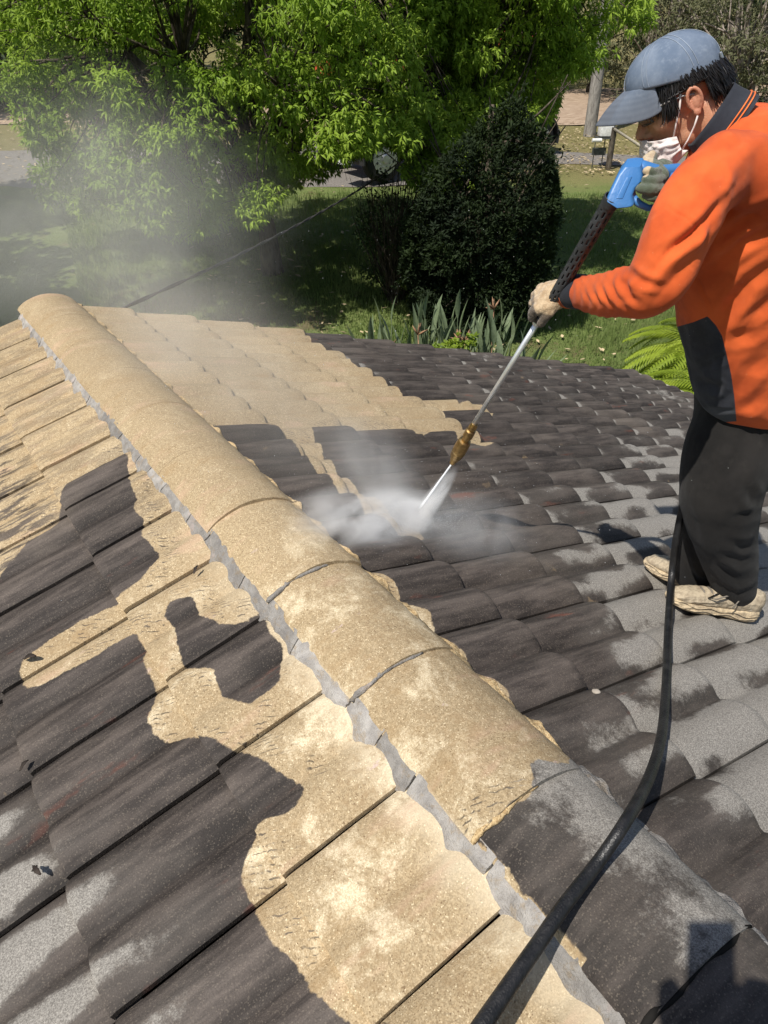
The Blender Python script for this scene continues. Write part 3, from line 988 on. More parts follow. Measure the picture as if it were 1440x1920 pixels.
for g_ in grp:
    k = int(r.integers(40, 78))
    o = r.normal(0, 1, (k, 3)); o = norm(o) * (r.uniform(.1, 1, (k, 1)) ** .6) * r.uniform(.26, .50)
    o[:, 2] *= .62
    Cs.append(g_ + o); Ds.append(norm(g_ - cc)[None] * .5 + o * 1.2)
Cs = np.concatenate(Cs); Ds = np.concatenate(Ds)
px, py, z = proj(Cs)
ok = ((py < -300) | (poly_sdf(px, py, OUT) > -3)) & (np.hypot(px - 722, (py - 308) * .9) > 34)
V, F = leaf_clusters(Cs[ok], Ds[ok], .100, r, 7, .15, .25)
mesh_obj('crown', V, F, M_LEAF, tree, origin=cc)
mb = MB()
fork = BT + np.array([-.1, .1, 1.35])
mb.tube([BT + np.array([0, 0, -.2]), BT + np.array([0, 0, .08]), BT + np.array([-.03, 0, .7]), fork], [.26, .19, .145, .15], 12, cap=False)
mb.build('trunk', M_BARK, tree, True)
mb = MB()
hubs = []
for k in range(9):
    an = 2 * pi * k / 9 + .3
    h = cc + np.array([cos(an) * 1.9, sin(an) * 1.6, r.uniform(-.9, 1.2)])
    hubs.append(h); branch(mb, fork, h, .10, .05, .1, seed=k)
hubs.append(cc + np.array([0, 0, 1.4])); branch(mb, fork, hubs[-1], .12, .06, .05, seed=33)
hubs.append(cc + CR * 4.2 + UP * .9); branch(mb, fork, hubs[-1], .10, .04, .1, seed=34)
hubs = np.array(hubs)
for k, g_ in enumerate(grp):
    h = hubs[np.argmin(np.linalg.norm(hubs - g_, axis=1))]
    branch(mb, h, g_, .028, .006, .14, 6, 4, k + 50)
    for e in range(2):
        branch(mb, g_, g_ + r.normal(0, .28, 3), .006, .003, .1, 3, 3, k * 3 + e)
mb.build('limbs', M_BARK, tree, True)

# other shrubs and trees share one maker
def crown_mesh(c, ax, rad, ngrp, per, gsize, leaf, seed, hollow=.45, nl=5, slim=.2, droop=.1, flat=.7, notch=-.3):
    r = np.random.default_rng(seed)
    c = np.asarray(c, float); ax = np.asarray(ax, float)
    gs = []
    while len(gs) < ngrp:
        v = norm(r.normal(0, 1, 3)) * (r.uniform(hollow, 1) ** .7)
        q = c + (ax.T @ (v * np.asarray(rad)))
        if vnoise(q[None], 1.6 / max(rad) * 2, seed)[0] < notch: continue
        gs.append(q)
    gs = np.array(gs)
    C = np.repeat(gs, per, 0)
    o = norm(r.normal(0, 1, C.shape)) * (r.uniform(0, 1, (len(C), 1)) ** .5) * gsize; o[:, 2] *= flat
    D = norm(C - c) * .6 + o / gsize * .6
    return (*leaf_clusters(C + o, D, leaf, r, nl, slim, droop), gs)

# dark conifer
CB = G(895, 590); CB[2] = float(gz_(CB[0], CB[1]))
con = empty('conifer_shrub', CB)
tag(con, 'big rounded dark green conifer shrub between the leafy tree and the sunny lawn', 'conifer')
r = np.random.default_rng(5)
COUT = [(738, 600), (748, 520), (762, 420), (800, 330), (850, 280), (905, 225), (945, 188), (975, 192), (1000, 225), (1030, 262), (1042, 330), (1050, 400), (1038, 480), (1015, 560), (975, 610), (900, 640), (740, 640)]
cz_ = CB + np.array([0, 0, 1.75])
pts = []
while len(pts) < 27000:
    v = norm(r.normal(0, 1, (4000, 3))) * (r.uniform(.62, 1, (4000, 1)) ** .5)
    q = cz_ + v[:, :1] * CR * 1.42 + v[:, 1:2] * FW * 1.35 + v[:, 2:] * UP * 2.15
    q += (.24 * vnoise(q, 2.2, 2) + .14 * vnoise(q, 6.0, 3))[:, None] * v
    px, py, z = proj(q)
    q = q[(poly_sdf(px, py, COUT) > 0) & (vnoise(q, 3.1, 9) > -.42)]
    pts += q.tolist()
pts = np.array(pts)[:27000]
sh_i = r.choice(27000, 260, replace=False)
pts = np.concatenate([pts] + [pts[sh_i] + norm((pts[sh_i] - cz_) + UP * .6) * t + r.normal(0, .02, (260, 3)) for t in (.05, .10, .15, .20, .25)])
D = norm((pts - cz_) * np.array([1, 1, .35])) * .8 + np.array([0, 0, .9])
V, F = leaf_clusters(pts, D, .082, r, 3, .16, -.45)
mesh_obj('crown', V, F, M_CON, con, origin=cz_)
mb = MB(); mb.tube([CB - UP * .1, CB + UP * 1.6, CB + UP * 2.9], [.13, .10, .03], 8)
for k in range(60):
    an = r.uniform(0, 2 * pi); branch(mb, CB + UP * r.uniform(.2, 2.4), cz_ + np.array([cos(an) * 1.0, sin(an) * 1.0, r.uniform(-1.4, 1.6)]), .03, .008, .05, 4, 4, k)
mb.build('trunk', M_BARK, con, True)

# woody dead bush and small yellow-green shrub left of the conifer
WB = G(742, 560); WB[2] = float(gz_(WB[0], WB[1]))
wb = empty('bare_bush', WB)
tag(wb, 'dark twiggy half dead bush at the left foot of the conifer', 'bush')
mb = MB()
for k in range(170):
    an = r.uniform(0, 2 * pi); h = r.uniform(.7, 2.1)
    e = WB + CR * cos(an) * r.uniform(.1, .75) + FW * sin(an) * .5 + UP * h
    p_ = branch(mb, WB + np.array([r.uniform(-.1, .1), r.uniform(-.1, .1), 0]), e, .014, .003, .1, 6, 4, k)
    if k % 2: branch(mb, p_[3], p_[3] + r.normal(0, .25, 3) + UP * .2, .006, .002, .1, 4, 3, k + 900)
mb.build('stems', M_BARK, wb, True)
V, F, _ = crown_mesh(WB + UP * 1.0, np.array([CR, FW, UP]), (.62, .5, .95), 70, 16, .2, .07, 31, .2, 3)
mesh_obj('leaves', V, F, M_DKL, wb)
SB_ = G(775, 555); SB_[2] = float(gz_(SB_[0], SB_[1]))
sb = empty('low_shrub', SB_)
tag(sb, 'low yellow-green shrub in front of the twiggy bush', 'shrub')
V, F, _ = crown_mesh(SB_ + UP * .35, np.array([CR, FW, UP]), (.42, .4, .45), 60, 20, .13, .06, 32, .2, 4, .3, -.3)
M_YGL = foliage_mat('yellow_green_leaf', (.060, .085, .016), (.115, .145, .028), .3, .3, .5)
mesh_obj('leaves', V, F, M_YGL, sb)
mb = MB(); mb.tube([SB_ - UP * .05, SB_ + UP * .35], [.03, .015], 6); mb.build('stem', M_BARK, sb)

# bird of paradise clumps beyond the verge
M_STR = foliage_mat('grey_green_strap_leaf', (.115, .155, .085), (.215, .265, .150), .2, .5, .42, 3)
M_FLW = simple('faded_orange_flower', (.26, .15, .085), .7, var=.4)
def blade(mb, base, tip, up, L, wd, seg=6):
    """petiole + lance blade with a folded midrib"""
    base = np.asarray(base, float); tip = np.asarray(tip, float)
    d = norm(tip - base); s = norm(np.cross(d, up)); n_ = np.cross(s, d)
    b0 = tip - d * L
    b = len(mb.V)
    mb.tube([base, (base + b0) / 2 + n_ * .03, b0], [.010, .008, .006], 4, cap=False)
    b = len(mb.V)
    for i in range(seg + 1):
        t = i / seg
        wv_ = wd * (sin(pi * min(1, t * 1.02 + .02)) ** .75) * (1 - .25 * t)
        c = b0 + d * L * t - n_ * (.16 * L * t * t)
        mb.V += [tuple(c + s * wv_ + n_ * wv_ * .45), tuple(c), tuple(c - s * wv_ + n_ * wv_ * .45)]
    for i in range(seg):
        a = b + i * 3
        mb.F += [(a, a + 3, a + 4, a + 1), (a + 1, a + 4, a + 5, a + 2)]
clumps = [((735, 665), 7.6, 22, 'small sparse clump of strap leaves at the left end of the bird of paradise bed'),
          ((800, 660), 7.5, 30, 'clump with pale dead flower heads, second from the left in the bird of paradise bed'),
          ((868, 655), 7.7, 40, 'tallest clump of upright grey-green leaves in the middle of the bird of paradise bed'),
          ((930, 665), 7.5, 38, 'clump carrying an orange flower, leaning towards the washing lance'),
          ((985, 690), 7.2, 32, 'low splayed clump with leaves lying out over the lawn edge')]
for ci, ((px, py), dep, nb_, lab) in enumerate(clumps):
    top = P(px, py - 60, dep)
    base = np.array([top[0], top[1], float(gz_(top[0], top[1]))])
    o = tag(empty('bird_of_paradise_plant', base), lab, 'plant', 'bird of paradise plants behind the roof')
    r = np.random.default_rng(ci + 70)
    mb = MB()
    H0 = top[2] - base[2]
    for k in range(int(nb_ * 3.6)):
        an = r.uniform(0, 2 * pi); sp = r.uniform(.05, 1.30) * (1.25 if ci == 4 else 1)
        hh_ = H0 * (1.10 - .42 * sp * sp) * r.uniform(.62, 1.08) - (.22 if ci == 4 else 0)
        dirx = CR * cos(an) * sp + FW * sin(an) * sp * .6
        tip = base + dirx * .95 + UP * hh_
        blade(mb, base + dirx * .12 + r.normal(0, .04, 3) * np.array([1, 1, 0]), tip, norm(UP * .8 - dirx + r.normal(0, .3, 3)), r.uniform(.30, .56), r.uniform(.022, .042))
    mb.build('leaves', M_STR, o, True)
    fl = MB()
    for k in range([0, 3, 1, 2, 0][ci]):
        q = base + CR * r.uniform(-.4, .4) + FW * r.uniform(-.3, .1) + UP * (H0 + r.uniform(-.35, -.05) + (.25 if ci == 3 and k == 0 else 0))
        fl.tube([base + r.normal(0, .05, 3), q], [.007, .006], 5)
        for e in range(6):
            d = norm(r.normal(0, .6, 3) + UP * .7)
            fl.tube([q, q + d * .06, q + d * .12], [.006, .012, .002], 4)
    if fl.V: fl.build('flower_heads', M_FLW, o, True)
# small bright green plant between the clumps
q = P(855, 655, 7.0); base = np.array([q[0], q[1], float(gz_(q[0], q[1]))])
o = tag(empty('bright_green_shrub', base), 'small bright yellow-green shrub peeping over the tiles between two strap leaf clumps', 'shrub')
M_LIME = foliage_mat('fresh_lime_leaf', (.13, .20, .016), (.24, .32, .030), .4, .35, .5)
V, F, _ = crown_mesh((q[0], q[1], q[2] - .25), np.array([CR, FW, UP]), (.22, .2, .42), 40, 14, .10, .055, 39, .2, 4, .35, -.4)
mesh_obj('leaves', V, F, M_LIME, o)
mb = MB(); mb.tube([base, q - UP * .5], [.02, .012], 6); mb.build('stem', M_BARK, o)

# ferns beyond the eave
def frond(mb, p0, d0, L, r, pin=.17):
    """arching frond with two rows of drooping pinnae"""
    n = 26
    d0 = norm(np.asarray(d0, float)); side = norm(np.cross(d0, UP))
    pts = []; p = np.asarray(p0, float).copy(); d = d0.copy()
    for i in range(n + 1):
        pts.append(p.copy()); d = norm(d + np.array([0, 0, -.062])); p = p + d * L / n
    mb.tube(pts[::3] + [pts[-1]], [.005 * (1 - .8 * i / 9) for i in range(len(pts[::3]) + 1)], 4, cap=False)
    for i in range(2, n):
        t = i / n; ln = pin * (sin(pi * (t * .86 + .10)) ** .8) * (1.05 - .4 * t)
        tan = norm(pts[i + 1] - pts[i])
        for sg in (-1, 1):
            dd = norm(side * sg + tan * .55 + UP * (-.16)); w2 = norm(np.cross(dd, UP)) * L / n * .40
            a = pts[i]; b = len(mb.V)
            mb.V += [tuple(a - w2 * .5), tuple(a + w2 * .5), tuple(a + dd * ln * .55 + w2 + UP * -.004), tuple(a + dd * ln * .55 - w2 + UP * .004), tuple(a + dd * ln + UP * -.02)]
            mb.F += [(b, b + 1, b + 2, b + 3), (b + 3, b + 2, b + 4)]
M_FERN = foliage_mat('lime_fern_frond', (.20, .28, .022), (.34, .42, .045), .42, .3, .55, 2.5)
for ci, (q, dep, nf, L, lab) in enumerate([((1322, 640), 7.6, 74, .90, 'tall lime green fern with arching fronds beyond the eave, behind the man'),
                                       ((1335, 735), 6.95, 66, .82, 'lower lime green fern spilling along the roof gutter'),
                                       ((1420, 800), 6.9, 24, .9, 'fern hidden mostly behind the man, nearest the gutter')]):
    top = P(*q, dep); base = np.array([top[0], top[1], float(gz_(top[0], top[1]))])
    o = tag(empty('fern', base), lab, 'fern', 'lime green ferns below the eave')
    r = np.random.default_rng(ci + 90)
    mb = MB()
    for k in range(nf):
        an = 2 * pi * k / nf * 2.4; el = r.uniform(.0, .95)
        d = CR * cos(an) + FW * sin(an) + UP * el
        frond(mb, top + UP * r.uniform(-.25, .02), d, L * r.uniform(.75, 1.1), r)
    mb.build('fronds', M_FERN, o)
    MB().tube([base - UP * .05, top - UP * .1], [.09, .06], 8).build('trunk', M_BARK, o, True)

# off to the left: trees whose shade falls across the yard
for k, (x, y, R_, lab) in enumerate([(-4.0, 7.6, 2.7, 'dense tree nearest the gable on the left of the yard'), (-3.6, 12.6, 3.3, 'broad dense tree left of the yard, between two others'), (-2.6, 18.3, 3.0, 'dense tree by the gravel road left of the yard')]):
    z0 = float(gz_(x, y)); o = tag(empty('shade_tree', (x, y, z0)), lab, 'tree', 'trees along the left side of the yard')
    V, F, gs = crown_mesh((x, y, z0 + 5.2), np.eye(3), (R_, R_ + .2, 2.7), 190, 26, .55, .2, 60 + k, .25, 3, .3)
    mesh_obj('crown', V, F, M_DKL, o)
    mb = MB(); mb.tube([(x, y, z0 - .2), (x, y, z0 + 3), (x + .2, y, z0 + 5.5)], [.25, .2, .1], 8)
    for e in range(0, 190, 6): branch(mb, (x, y, z0 + 3.2), gs[e], .06, .015, .08, 5, 5, e)
    mb.build('trunk', M_BARK, o, True)

# background trees beyond the track
bgt = [(-60, 130, 30, 3.6, 5.0, M_DKL, M_BARK, 'deep green tree at the far left edge beyond the gravel road'),
       (110, 110, 34, 4.0, 5.5, M_DKL, M_BARK, 'deep green tree behind the left part of the leafy tree'),
       (330, 110, 36, 4.2, 6.0, M_DKL, M_BARK, 'deep green tree far behind the middle of the leafy crown'),
       (520, 100, 35, 4.2, 6.0, M_DKL, M_BARK, 'tall deep green tree far behind the trunk of the leafy tree'),
       (720, 90, 37, 4.4, 6.0, M_DKL, M_BARK, 'deep green tree far behind the truck'),
       (910, 80, 38, 4.4, 6.0, M_OLV, M_BARK, 'olive scrub tree above the rear of the truck'),
       (1075, 70, 36, 3.6, 5.6, M_OLV, M_BARK, 'olive scrub tree directly above the timber pole'),
       (1205, 60, 33, 3.4, 5.2, M_OLV, M_PBARK, 'olive scrub tree behind the peak of the blue cap'),
       (1345, 62, 29, 3.2, 5.0, M_OLV, M_PBARK, 'grey-green scrub tree with pale twin trunks behind the cap'),
       (1460, 60, 31, 3.6, 5.2, M_OLV, M_PBARK, 'grey-green scrub tree at the right edge of the picture'),
       (1600, 60, 33, 3.8, 5.2, M_OLV, M_BARK, 'scrub tree just outside the right edge'),
       (1270, 40, 42, 4.8, 7.0, M_DKL, M_BARK, 'darker tree standing behind the olive scrub'),
       (980, 40, 46, 5.5, 8.0, M_DKL, M_BARK, 'dark tree at the back above the truck'),
       (620, 40, 46, 5.5, 8.0, M_DKL, M_BARK, 'dark tree at the back behind the leafy tree'),
       (200, 40, 46, 5.5, 8.0, M_DKL, M_BARK, 'dark tree at the back on the left')]
for k, (px, py, f, rw, hh_, ml, mk, lab) in enumerate(bgt):
    r_ = (px - 720) / FPX * f * .93
    p = CAM + FW * f + CR * r_
    z0 = float(gz_(p[0], p[1]))
    o = tag(empty('scrub_tree' if ml is M_OLV else 'background_tree', (p[0], p[1], z0)), lab, 'tree', 'trees beyond the dirt track')
    low = .42
    V, F, gs = crown_mesh((p[0], p[1], z0 + hh_ * (low + .12)), np.array([CR, FW, UP]), (rw, rw * .8, hh_ * .56), 150, 24, .62, .15 if ml is M_OLV else .2, 200 + k, .3, 4, .17 if ml is M_OLV else .3, .1, .7, -.25)
    mesh_obj('crown', V, F, ml, o)
    mb = MB()
    rr_ = random.Random(k)
    for e in range(3 if mk is M_PBARK else 1):
        bx = rr_.uniform(-.4, .4)
        branch(mb, (p[0] + bx, p[1], z0 - .2), (p[0] + bx * 2.5, p[1], z0 + hh_ * .95), .16, .05, .06, 8, 8, e + k)
    for e in range(0, 150, 3 if mk is M_PBARK else 8): branch(mb, (p[0], p[1], z0 + hh_ * rr_.uniform(.1, .45)), gs[e], .05, .01, .12, 6, 4, e)
    mb.build('trunk', mk, o, True)

# ---------------------------------------------------------------- pole, mailbox, post and chain rail
M_POLE = bark('weathered_pole_timber', (.16, .145, .13), (.30, .28, .25))
q = G(1105, 255); z0 = float(gz_(q[0], q[1])); q[2] = z0
MBp = MB(); MBp.lathe((q[0], q[1], z0 - .3), (q[0], q[1], z0 + 7), [(0, .20), (.05, .19), (1, .13)], 16)
tag(MBp.build('timber_pole', M_POLE, None, True, 40, origin=(q[0], q[1], z0)), 'round grey weathered timber pole standing by the dirt track', 'pole')
M_WHT = simple('chalky_white_paint', (.62, .62, .60), .6, var=.15)
M_DGR = simple('dark_grey_steel', (.07, .075, .07), .5, .5, .3)
q = G(1118, 316); q[2] = float(gz_(q[0], q[1]))
ax = np.array([CR, FW, UP])
mbx = tag(empty('mailbox', q), 'small white mailbox on thin legs beside the timber post', 'mailbox')
MB().box(q + UP * .93 + CR * .10, (.34, .30, .30), ax, .03).build('box', M_WHT, mbx, True, 40)
MB().box(q + UP * .92 + CR * .29 - FW * .01, (.02, .24, .24), ax).build('door', M_DGR, mbx)
MB().box(q + UP * .74 + CR * .08, (.42, .36, .035), ax).build('shelf', M_DGR, mbx)
MB().tube([q + UP * .70 - CR * .26 - FW * .2, q + UP * .70 - CR * .02 - FW * .2], .05, 10).build('newspaper_tube', M_WHT, mbx, True, 50)
MB().box(q + UP * .42 - FW * .02, (.36, .02, .18), ax).build('number_plate', M_DGR, mbx)
for sx in (-.12, .12):
    MB().tube([q + CR * sx - UP * .1, q + CR * sx + UP * .74], .014, 6).build('leg', M_DGR, mbx)
q = G(1140, 318); q[2] = float(gz_(q[0], q[1]))
M_DT = bark('dark_old_timber', (.05, .042, .034), (.13, .11, .085))
pr = tag(empty('timber_post', q), 'short dark timber post at the end of the low rail', 'post')
MB().tube([q - UP * .1, q + UP * 1.0], .075, 10).build('post', M_DT, pr, True, 40)
e0 = q + UP * .96; e1 = P(1290, 322, 13.5)
rail = tag(empty('low_rail', q + UP * .9), 'low pale rail running from the short post towards the man', 'rail')
MB().tube([e0, e0 * .5 + e1 * .5 - UP * .04, e1], [.035, .03, .03], 8).build('bar', simple('bleached_timber', (.40, .36, .27), .8), rail, True)
MB().tube([e1 - UP * 1.0, e1 + UP * .05], .06, 8).build('post', M_DT, rail, True)

# ---------------------------------------------------------------- truck
a = G(722, 347); a[2] = float(gz_(a[0], a[1])); b = G(1010, 299); b[2] = float(gz_(b[0], b[1]))
fw = b - a; fw[2] = 0; WBASE = np.linalg.norm(fw); fw /= WBASE
sd = np.cross(UP, fw)            # away from the camera side
if (sd @ FW) < 0: sd = -sd
base_z = (a[2] + b[2]) / 2
o0 = np.array([a[0], a[1], base_z])
truck = tag(empty('truck', o0 + fw * WBASE / 2 + sd * 1.1), 'red and black truck with a chromed wheel rim, parked behind the tree', 'truck')
axt = np.array([fw, sd, UP])
M_TYRE = simple('black_tyre_rubber', (.018, .018, .018), .75, .3)
M_CHR = simple('dull_polished_alloy', (.40, .41, .43), .34, .5, .85, .1)
M_RED = simple('faded_red_orange_paint', (.55, .085, .03), .4, .5)
M_BLK = simple('black_plastic', (.02, .02, .022), .45, .5)
M_GLS = simple('dark_blue_tinted_glass', (.03, .05, .08), .12, .8)
def wheel(c, rt, wdt, parent):
    y0, y1 = c - sd * wdt / 2, c + sd * wdt / 2
    wv_ = tag(MB().lathe(y0, y1, [(0, rt * .66), (0, rt * .9), (.08, rt * .975), (.2, rt), (.8, rt), (.92, rt * .975), (1, rt * .9), (1, rt * .66)], 36).build('wheel', M_TYRE, parent, True, 35))
    m_ = MB().lathe(y0 - sd * .015, y0 + sd * .06, [(0, rt * .60), (.0, rt * .66), (.6, rt * .66), (1, rt * .5)], 32)
    m_.lathe(y0 - sd * .05, y0 + sd * .03, [(0, rt * .16), (.3, rt * .22), (1, rt * .24)], 20)
    for k in range(10):
        an = 2 * pi * k / 10
        m_.tube([y0 + (fw * cos(an) + UP * sin(an)) * rt * .34 - sd * .045, y0 + (fw * cos(an) + UP * sin(an)) * rt * .34], .018, 6)
    rim = m_.build('rim', M_CHR, wv_, True, 30)
    hl = MB()
    for k in range(10):
        an = 2 * pi * (k + .5) / 10
        hl.tube([y0 + (fw * cos(an) + UP * sin(an)) * rt * .47 - sd * .019, y0 + (fw * cos(an) + UP * sin(an)) * rt * .47], .034, 8)
    hl.build('rim_holes', M_BLK, wv_)
RT = .53
for xx in (0, WBASE):
    for yy in (.14, 2.1):
        wheel(o0 + fw * xx + sd * yy + UP * RT, RT, .28, truck)
for xx in (0, WBASE):
    m_ = MB()
    V, F = [], []
    for k in range(17):
        an = -.15 + (pi + .3) * k / 16
        for rr_, yy in ((RT + .13, -.06), (RT + .13, .42), (RT + .09, .42), (RT + .09, -.06)):
            V.append(o0 + fw * (xx + cos(an) * rr_) + UP * (RT + sin(an) * rr_) + sd * yy)
    for k in range(16):
        for e in range(4): F.append((k * 4 + e, k * 4 + (e + 1) % 4, k * 4 + 4 + (e + 1) % 4, k * 4 + 4 + e))
    F += [(0, 1, 2, 3), (67, 66, 65, 64)]
    m_.add(V, F); m_.build('mudguard', M_BLK, truck, True, 40)
MB().box(o0 + fw * (WBASE / 2) + sd * 1.1 + UP * .85, (WBASE + 1.2, .9, .28), axt, .03).build('chassis', M_BLK, truck)
MB().box(o0 + fw * 1.3 + sd * 1.12 + UP * 1.95, (3.6, 2.2, 1.3), axt, .05).build('tray', M_RED, truck)
for k in range(6): MB().box(o0 + fw * (-.3 + k * .64) + sd * -.0 + UP * 1.95, (.07, .05, 1.2), axt).build('tray_rib', M_RED, truck)
cab = MB()
cab.box(o0 + fw * (WBASE - .80) + sd * 1.12 + UP * 1.55, (1.7, 2.2, .95), axt, .08)
cab.box(o0 + fw * (WBASE - .90) + sd * 1.12 + UP * 2.5, (1.3, 2.1, 1.1), axt, .16)
cb = cab.build('cab', M_RED, truck, True, 40)
MB().box(o0 + fw * (WBASE - .90) + sd * .055 + UP * 2.6, (.95, .03, .55), axt).build('side_window', M_GLS, cb)
MB().box(o0 + fw * (WBASE - .24) + sd * 1.12 + UP * 2.6, (.03, 1.8, .6), axt).build('windscreen', M_GLS, cb)
MB().box(o0 + fw * (WBASE - .20) - sd * .12 + UP * 2.6, (.08, .14, .36), axt, .02).build('mirror', M_BLK, cb)
MB().box(o0 + fw * (WBASE + .72) + sd * 1.12 + UP * .60, (.08, 2.2, .35), axt, .04).build('bumper', M_WHT, truck)
MB().box(o0 - fw * .95 + sd * .3 + UP * .72, (.12, .45, .55), axt, .02).build('mudflap', M_WHT, truck)
MB().tube([o0 + fw * 2.0 + sd * .25 + UP * .75, o0 + fw * 3.3 + sd * .25 + UP * .75], .27, 18).build('fuel_tank', M_CHR, truck, True, 40)

# ---------------------------------------------------------------- overhead cable
c0 = P(226, 580, 4.75); c1 = P(770, 288, 13.0)
pts = []
for k in range(60):
    t = k / 59
    p = c0 + (c1 - c0) * t; p = p - UP * .22 * 4 * t * (1 - t) * .5; pts.append(p)
cb_ = tag(empty('twisted_cable', c0), 'thin dark twisted cable running up from the gable end into the leafy tree', 'cable')
M_CABL = simple('dark_cable_sheath', (.05, .045, .045), .5, .4)
for ph in (0, pi):
    q = []
    for k, p in enumerate(pts):
        an = k * 1.15 + ph
        q.append(p + CR * cos(an) * .007 + UP * sin(an) * .007)
    MB().tube(q, .0075, 6).build('strand', M_CABL, cb_, True)
# ---------------------------------------------------------------- worker
NRM = {1: np.array([SA_, 0, CA_]), -1: np.array([-SA_, 0, CA_])}
def RP(px, py, side=1, h=0.0):
    """view ray through a survey pixel against the roof plane raised by h"""
    d = CR * (px - 720) / FPX + CY * (py - 960) / FPX + CZ
    n = NRM[side]
    return CAM + d * ((h - n @ CAM) / (n @ d))
def frame_dir(v): v = np.asarray(v, float); return v / np.linalg.norm(v)

def skin_mat():
    m = Mat('sunlit_skin', .5, .4)
    n = m.noise(35, 4, .6)
    c = m.mix(m.step(n, .3, .7), (.44, .225, .13), (.52, .28, .17))
    c = m.mix(m.math('MULTIPLY', m.step(m.attr('red'), 0, 1), .55), c, (.56, .19, .12))
    m.col(c)
    m.b.inputs['Subsurface Weight'].default_value = .08
    m.b.inputs['Subsurface Radius'].default_value = (.01, .004, .002)
    m.bump(m.noise(300, 3, .6), .0008)
    return m.m
def cloth_mat(name, ca, cb, weave=900, rough=.85, dusty=0.0, dustc=(.3, .26, .2)):
    m = Mat(name, rough, .2)
    n = m.noise(9, 5, .6)
    c = m.mix(m.step(n, .3, .7), ca, cb)
    c = m.mul(c, m.step(m.noise(4.5, 4, .6), .40, .62, .80, 1.04))
    if dusty:
        d_ = m.math('MULTIPLY', m.step(m.noise(22, 5, .7), .55, .75), dusty)
        sp = m.step(m.vor(55, out='Distance'), .10, .04)
        c = m.mix(d_, c, dustc); c = m.mix(m.math('MULTIPLY', m.math('MULTIPLY', sp, m.step(m.noise(12, 2, .5), .52, .6)), .6), c, dustc)
    m.col(c)
    m.b.inputs['Sheen Weight'].default_value = .08
    m.bump(m.math('ADD', m.noise(weave, 2, .6), m.math('MULTIPLY', m.noise(70, 3, .6), .8)), .0012, .7)
    return m
M_SKIN = skin_mat()
mo = cloth_mat('orange_work_fleece', (.58, .090, .020), (.68, .122, .028), dusty=.10, dustc=(.62, .26, .12))
blk = cloth_mat
# the black side panel is woven into the shirt: its outline is stored on the cloth
base_c = mo.b.inputs['Base Color'].links[0].from_socket
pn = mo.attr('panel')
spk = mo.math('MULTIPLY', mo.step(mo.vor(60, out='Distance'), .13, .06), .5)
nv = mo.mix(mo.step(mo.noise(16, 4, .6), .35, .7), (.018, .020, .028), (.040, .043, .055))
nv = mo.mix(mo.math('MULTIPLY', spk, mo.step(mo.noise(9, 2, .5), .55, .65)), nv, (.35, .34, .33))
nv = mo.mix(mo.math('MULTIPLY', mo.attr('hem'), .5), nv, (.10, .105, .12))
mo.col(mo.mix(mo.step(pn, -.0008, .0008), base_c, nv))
seam = mo.attr('seam')
M_SHIRT = mo.m
M_PANTS = cloth_mat('black_dusty_trousers', (.009, .008, .0072), (.018, .016, .0145), dusty=.14, dustc=(.10, .088, .075)).m
M_CUFF = cloth_mat('navy_ribbed_knit', (.018, .020, .028), (.035, .038, .048)).m
M_ORG = cloth_mat('orange_trim', (.75, .15, .03), (.8, .2, .05)).m

def strokes_disp(V, N, strokes):
    px, py, z = proj(V)
    view = (V - CAM); view /= np.linalg.norm(view, axis=1, keepdims=True)
    face = np.clip(-(N * view).sum(1) * 1.6, 0, 1)
    D = np.zeros(len(V))
    for pts, wpx, amp in strokes:
        pts = np.asarray(pts, float)
        best = np.full(len(V), 1e9); tt = np.zeros(len(V)); sg = np.zeros(len(V))
        n = len(pts) - 1
        for i in range(n):
            a, b = pts[i], pts[i + 1]; e = b - a; L2 = e @ e
            t = np.clip(((px - a[0]) * e[0] + (py - a[1]) * e[1]) / L2, 0, 1)
            dx, dy = px - a[0] - t * e[0], py - a[1] - t * e[1]
            d = np.hypot(dx, dy); m = d < best
            best[m] = d[m]; tt[m] = (i + t[m]) / n; sg[m] = (e[0] * dy - e[1] * dx)[m]
        q = best / wpx; taper = np.sin(pi * np.clip(tt * .94 + .03, 0, 1)) ** .6
        prof = -np.exp(-np.abs(q) ** 1.35) + .60 * np.exp(-((q - 1.7) / .75) ** 2)
        D += amp * prof * taper * face
    return D

def z7(l): return [(980 + x / 3.13, 30 + y / 3.13) for x, y in l]
def z8(l): return [(1100 + x / 2.824, 560 + y / 2.824) for x, y in l]

hf = np.array([-.6, .8, 0.0])                         # where the head faces, level
hp = radians(31)
HF = hf * cos(hp) - UP * sin(hp)
HU = hf * sin(hp) + UP * cos(hp)
HL = np.cross(UP, hf)                                 # towards the camera
HO = P(1296, 190, 1.635)
HX = np.array([HF, HL, HU])
def H(x, y, z): return HO + HF * x + HL * y + HU * z
tf = np.array([-.72, .69, 0]); tf /= np.linalg.norm(tf); tl = np.cross(UP, tf)

# body: one continuous figure under the clothes
mb = MB()
mb.ell(H(.010, 0, .040), HX, (.081, .072, .080))
mb.ell(H(.040, 0, -.008), HX, (.056, .060, .078))
mb.ell(H(.030, 0, -.052), HX, (.056, .053, .042))
mb.ell(H(.078, 0, -.083), HX, (.022, .026, .017))
mb.ell(H(.078, 0, .040), HX, (.020, .050, .014))
for s_ in (-1, 1):
    mb.ell(H(.058, s_ * .042, -.006), HX, (.028, .020, .026))
    mb.ell(H(.078, s_ * .032, .020), HX, (.013, .017, .010))
    mb.ell(H(.101, s_ * .0115, -.021), HX, (.012, .008, .008))
mb.caps([H(.092, 0, .030), H(.106, 0, .006), H(.117, 0, -.013)], [.0075, .0095, .0125], 12)
mb.ell(H(.092, 0, -.043), HX, (.012, .024, .007)); mb.ell(H(.089, 0, -.055), HX, (.012, .021, .008))
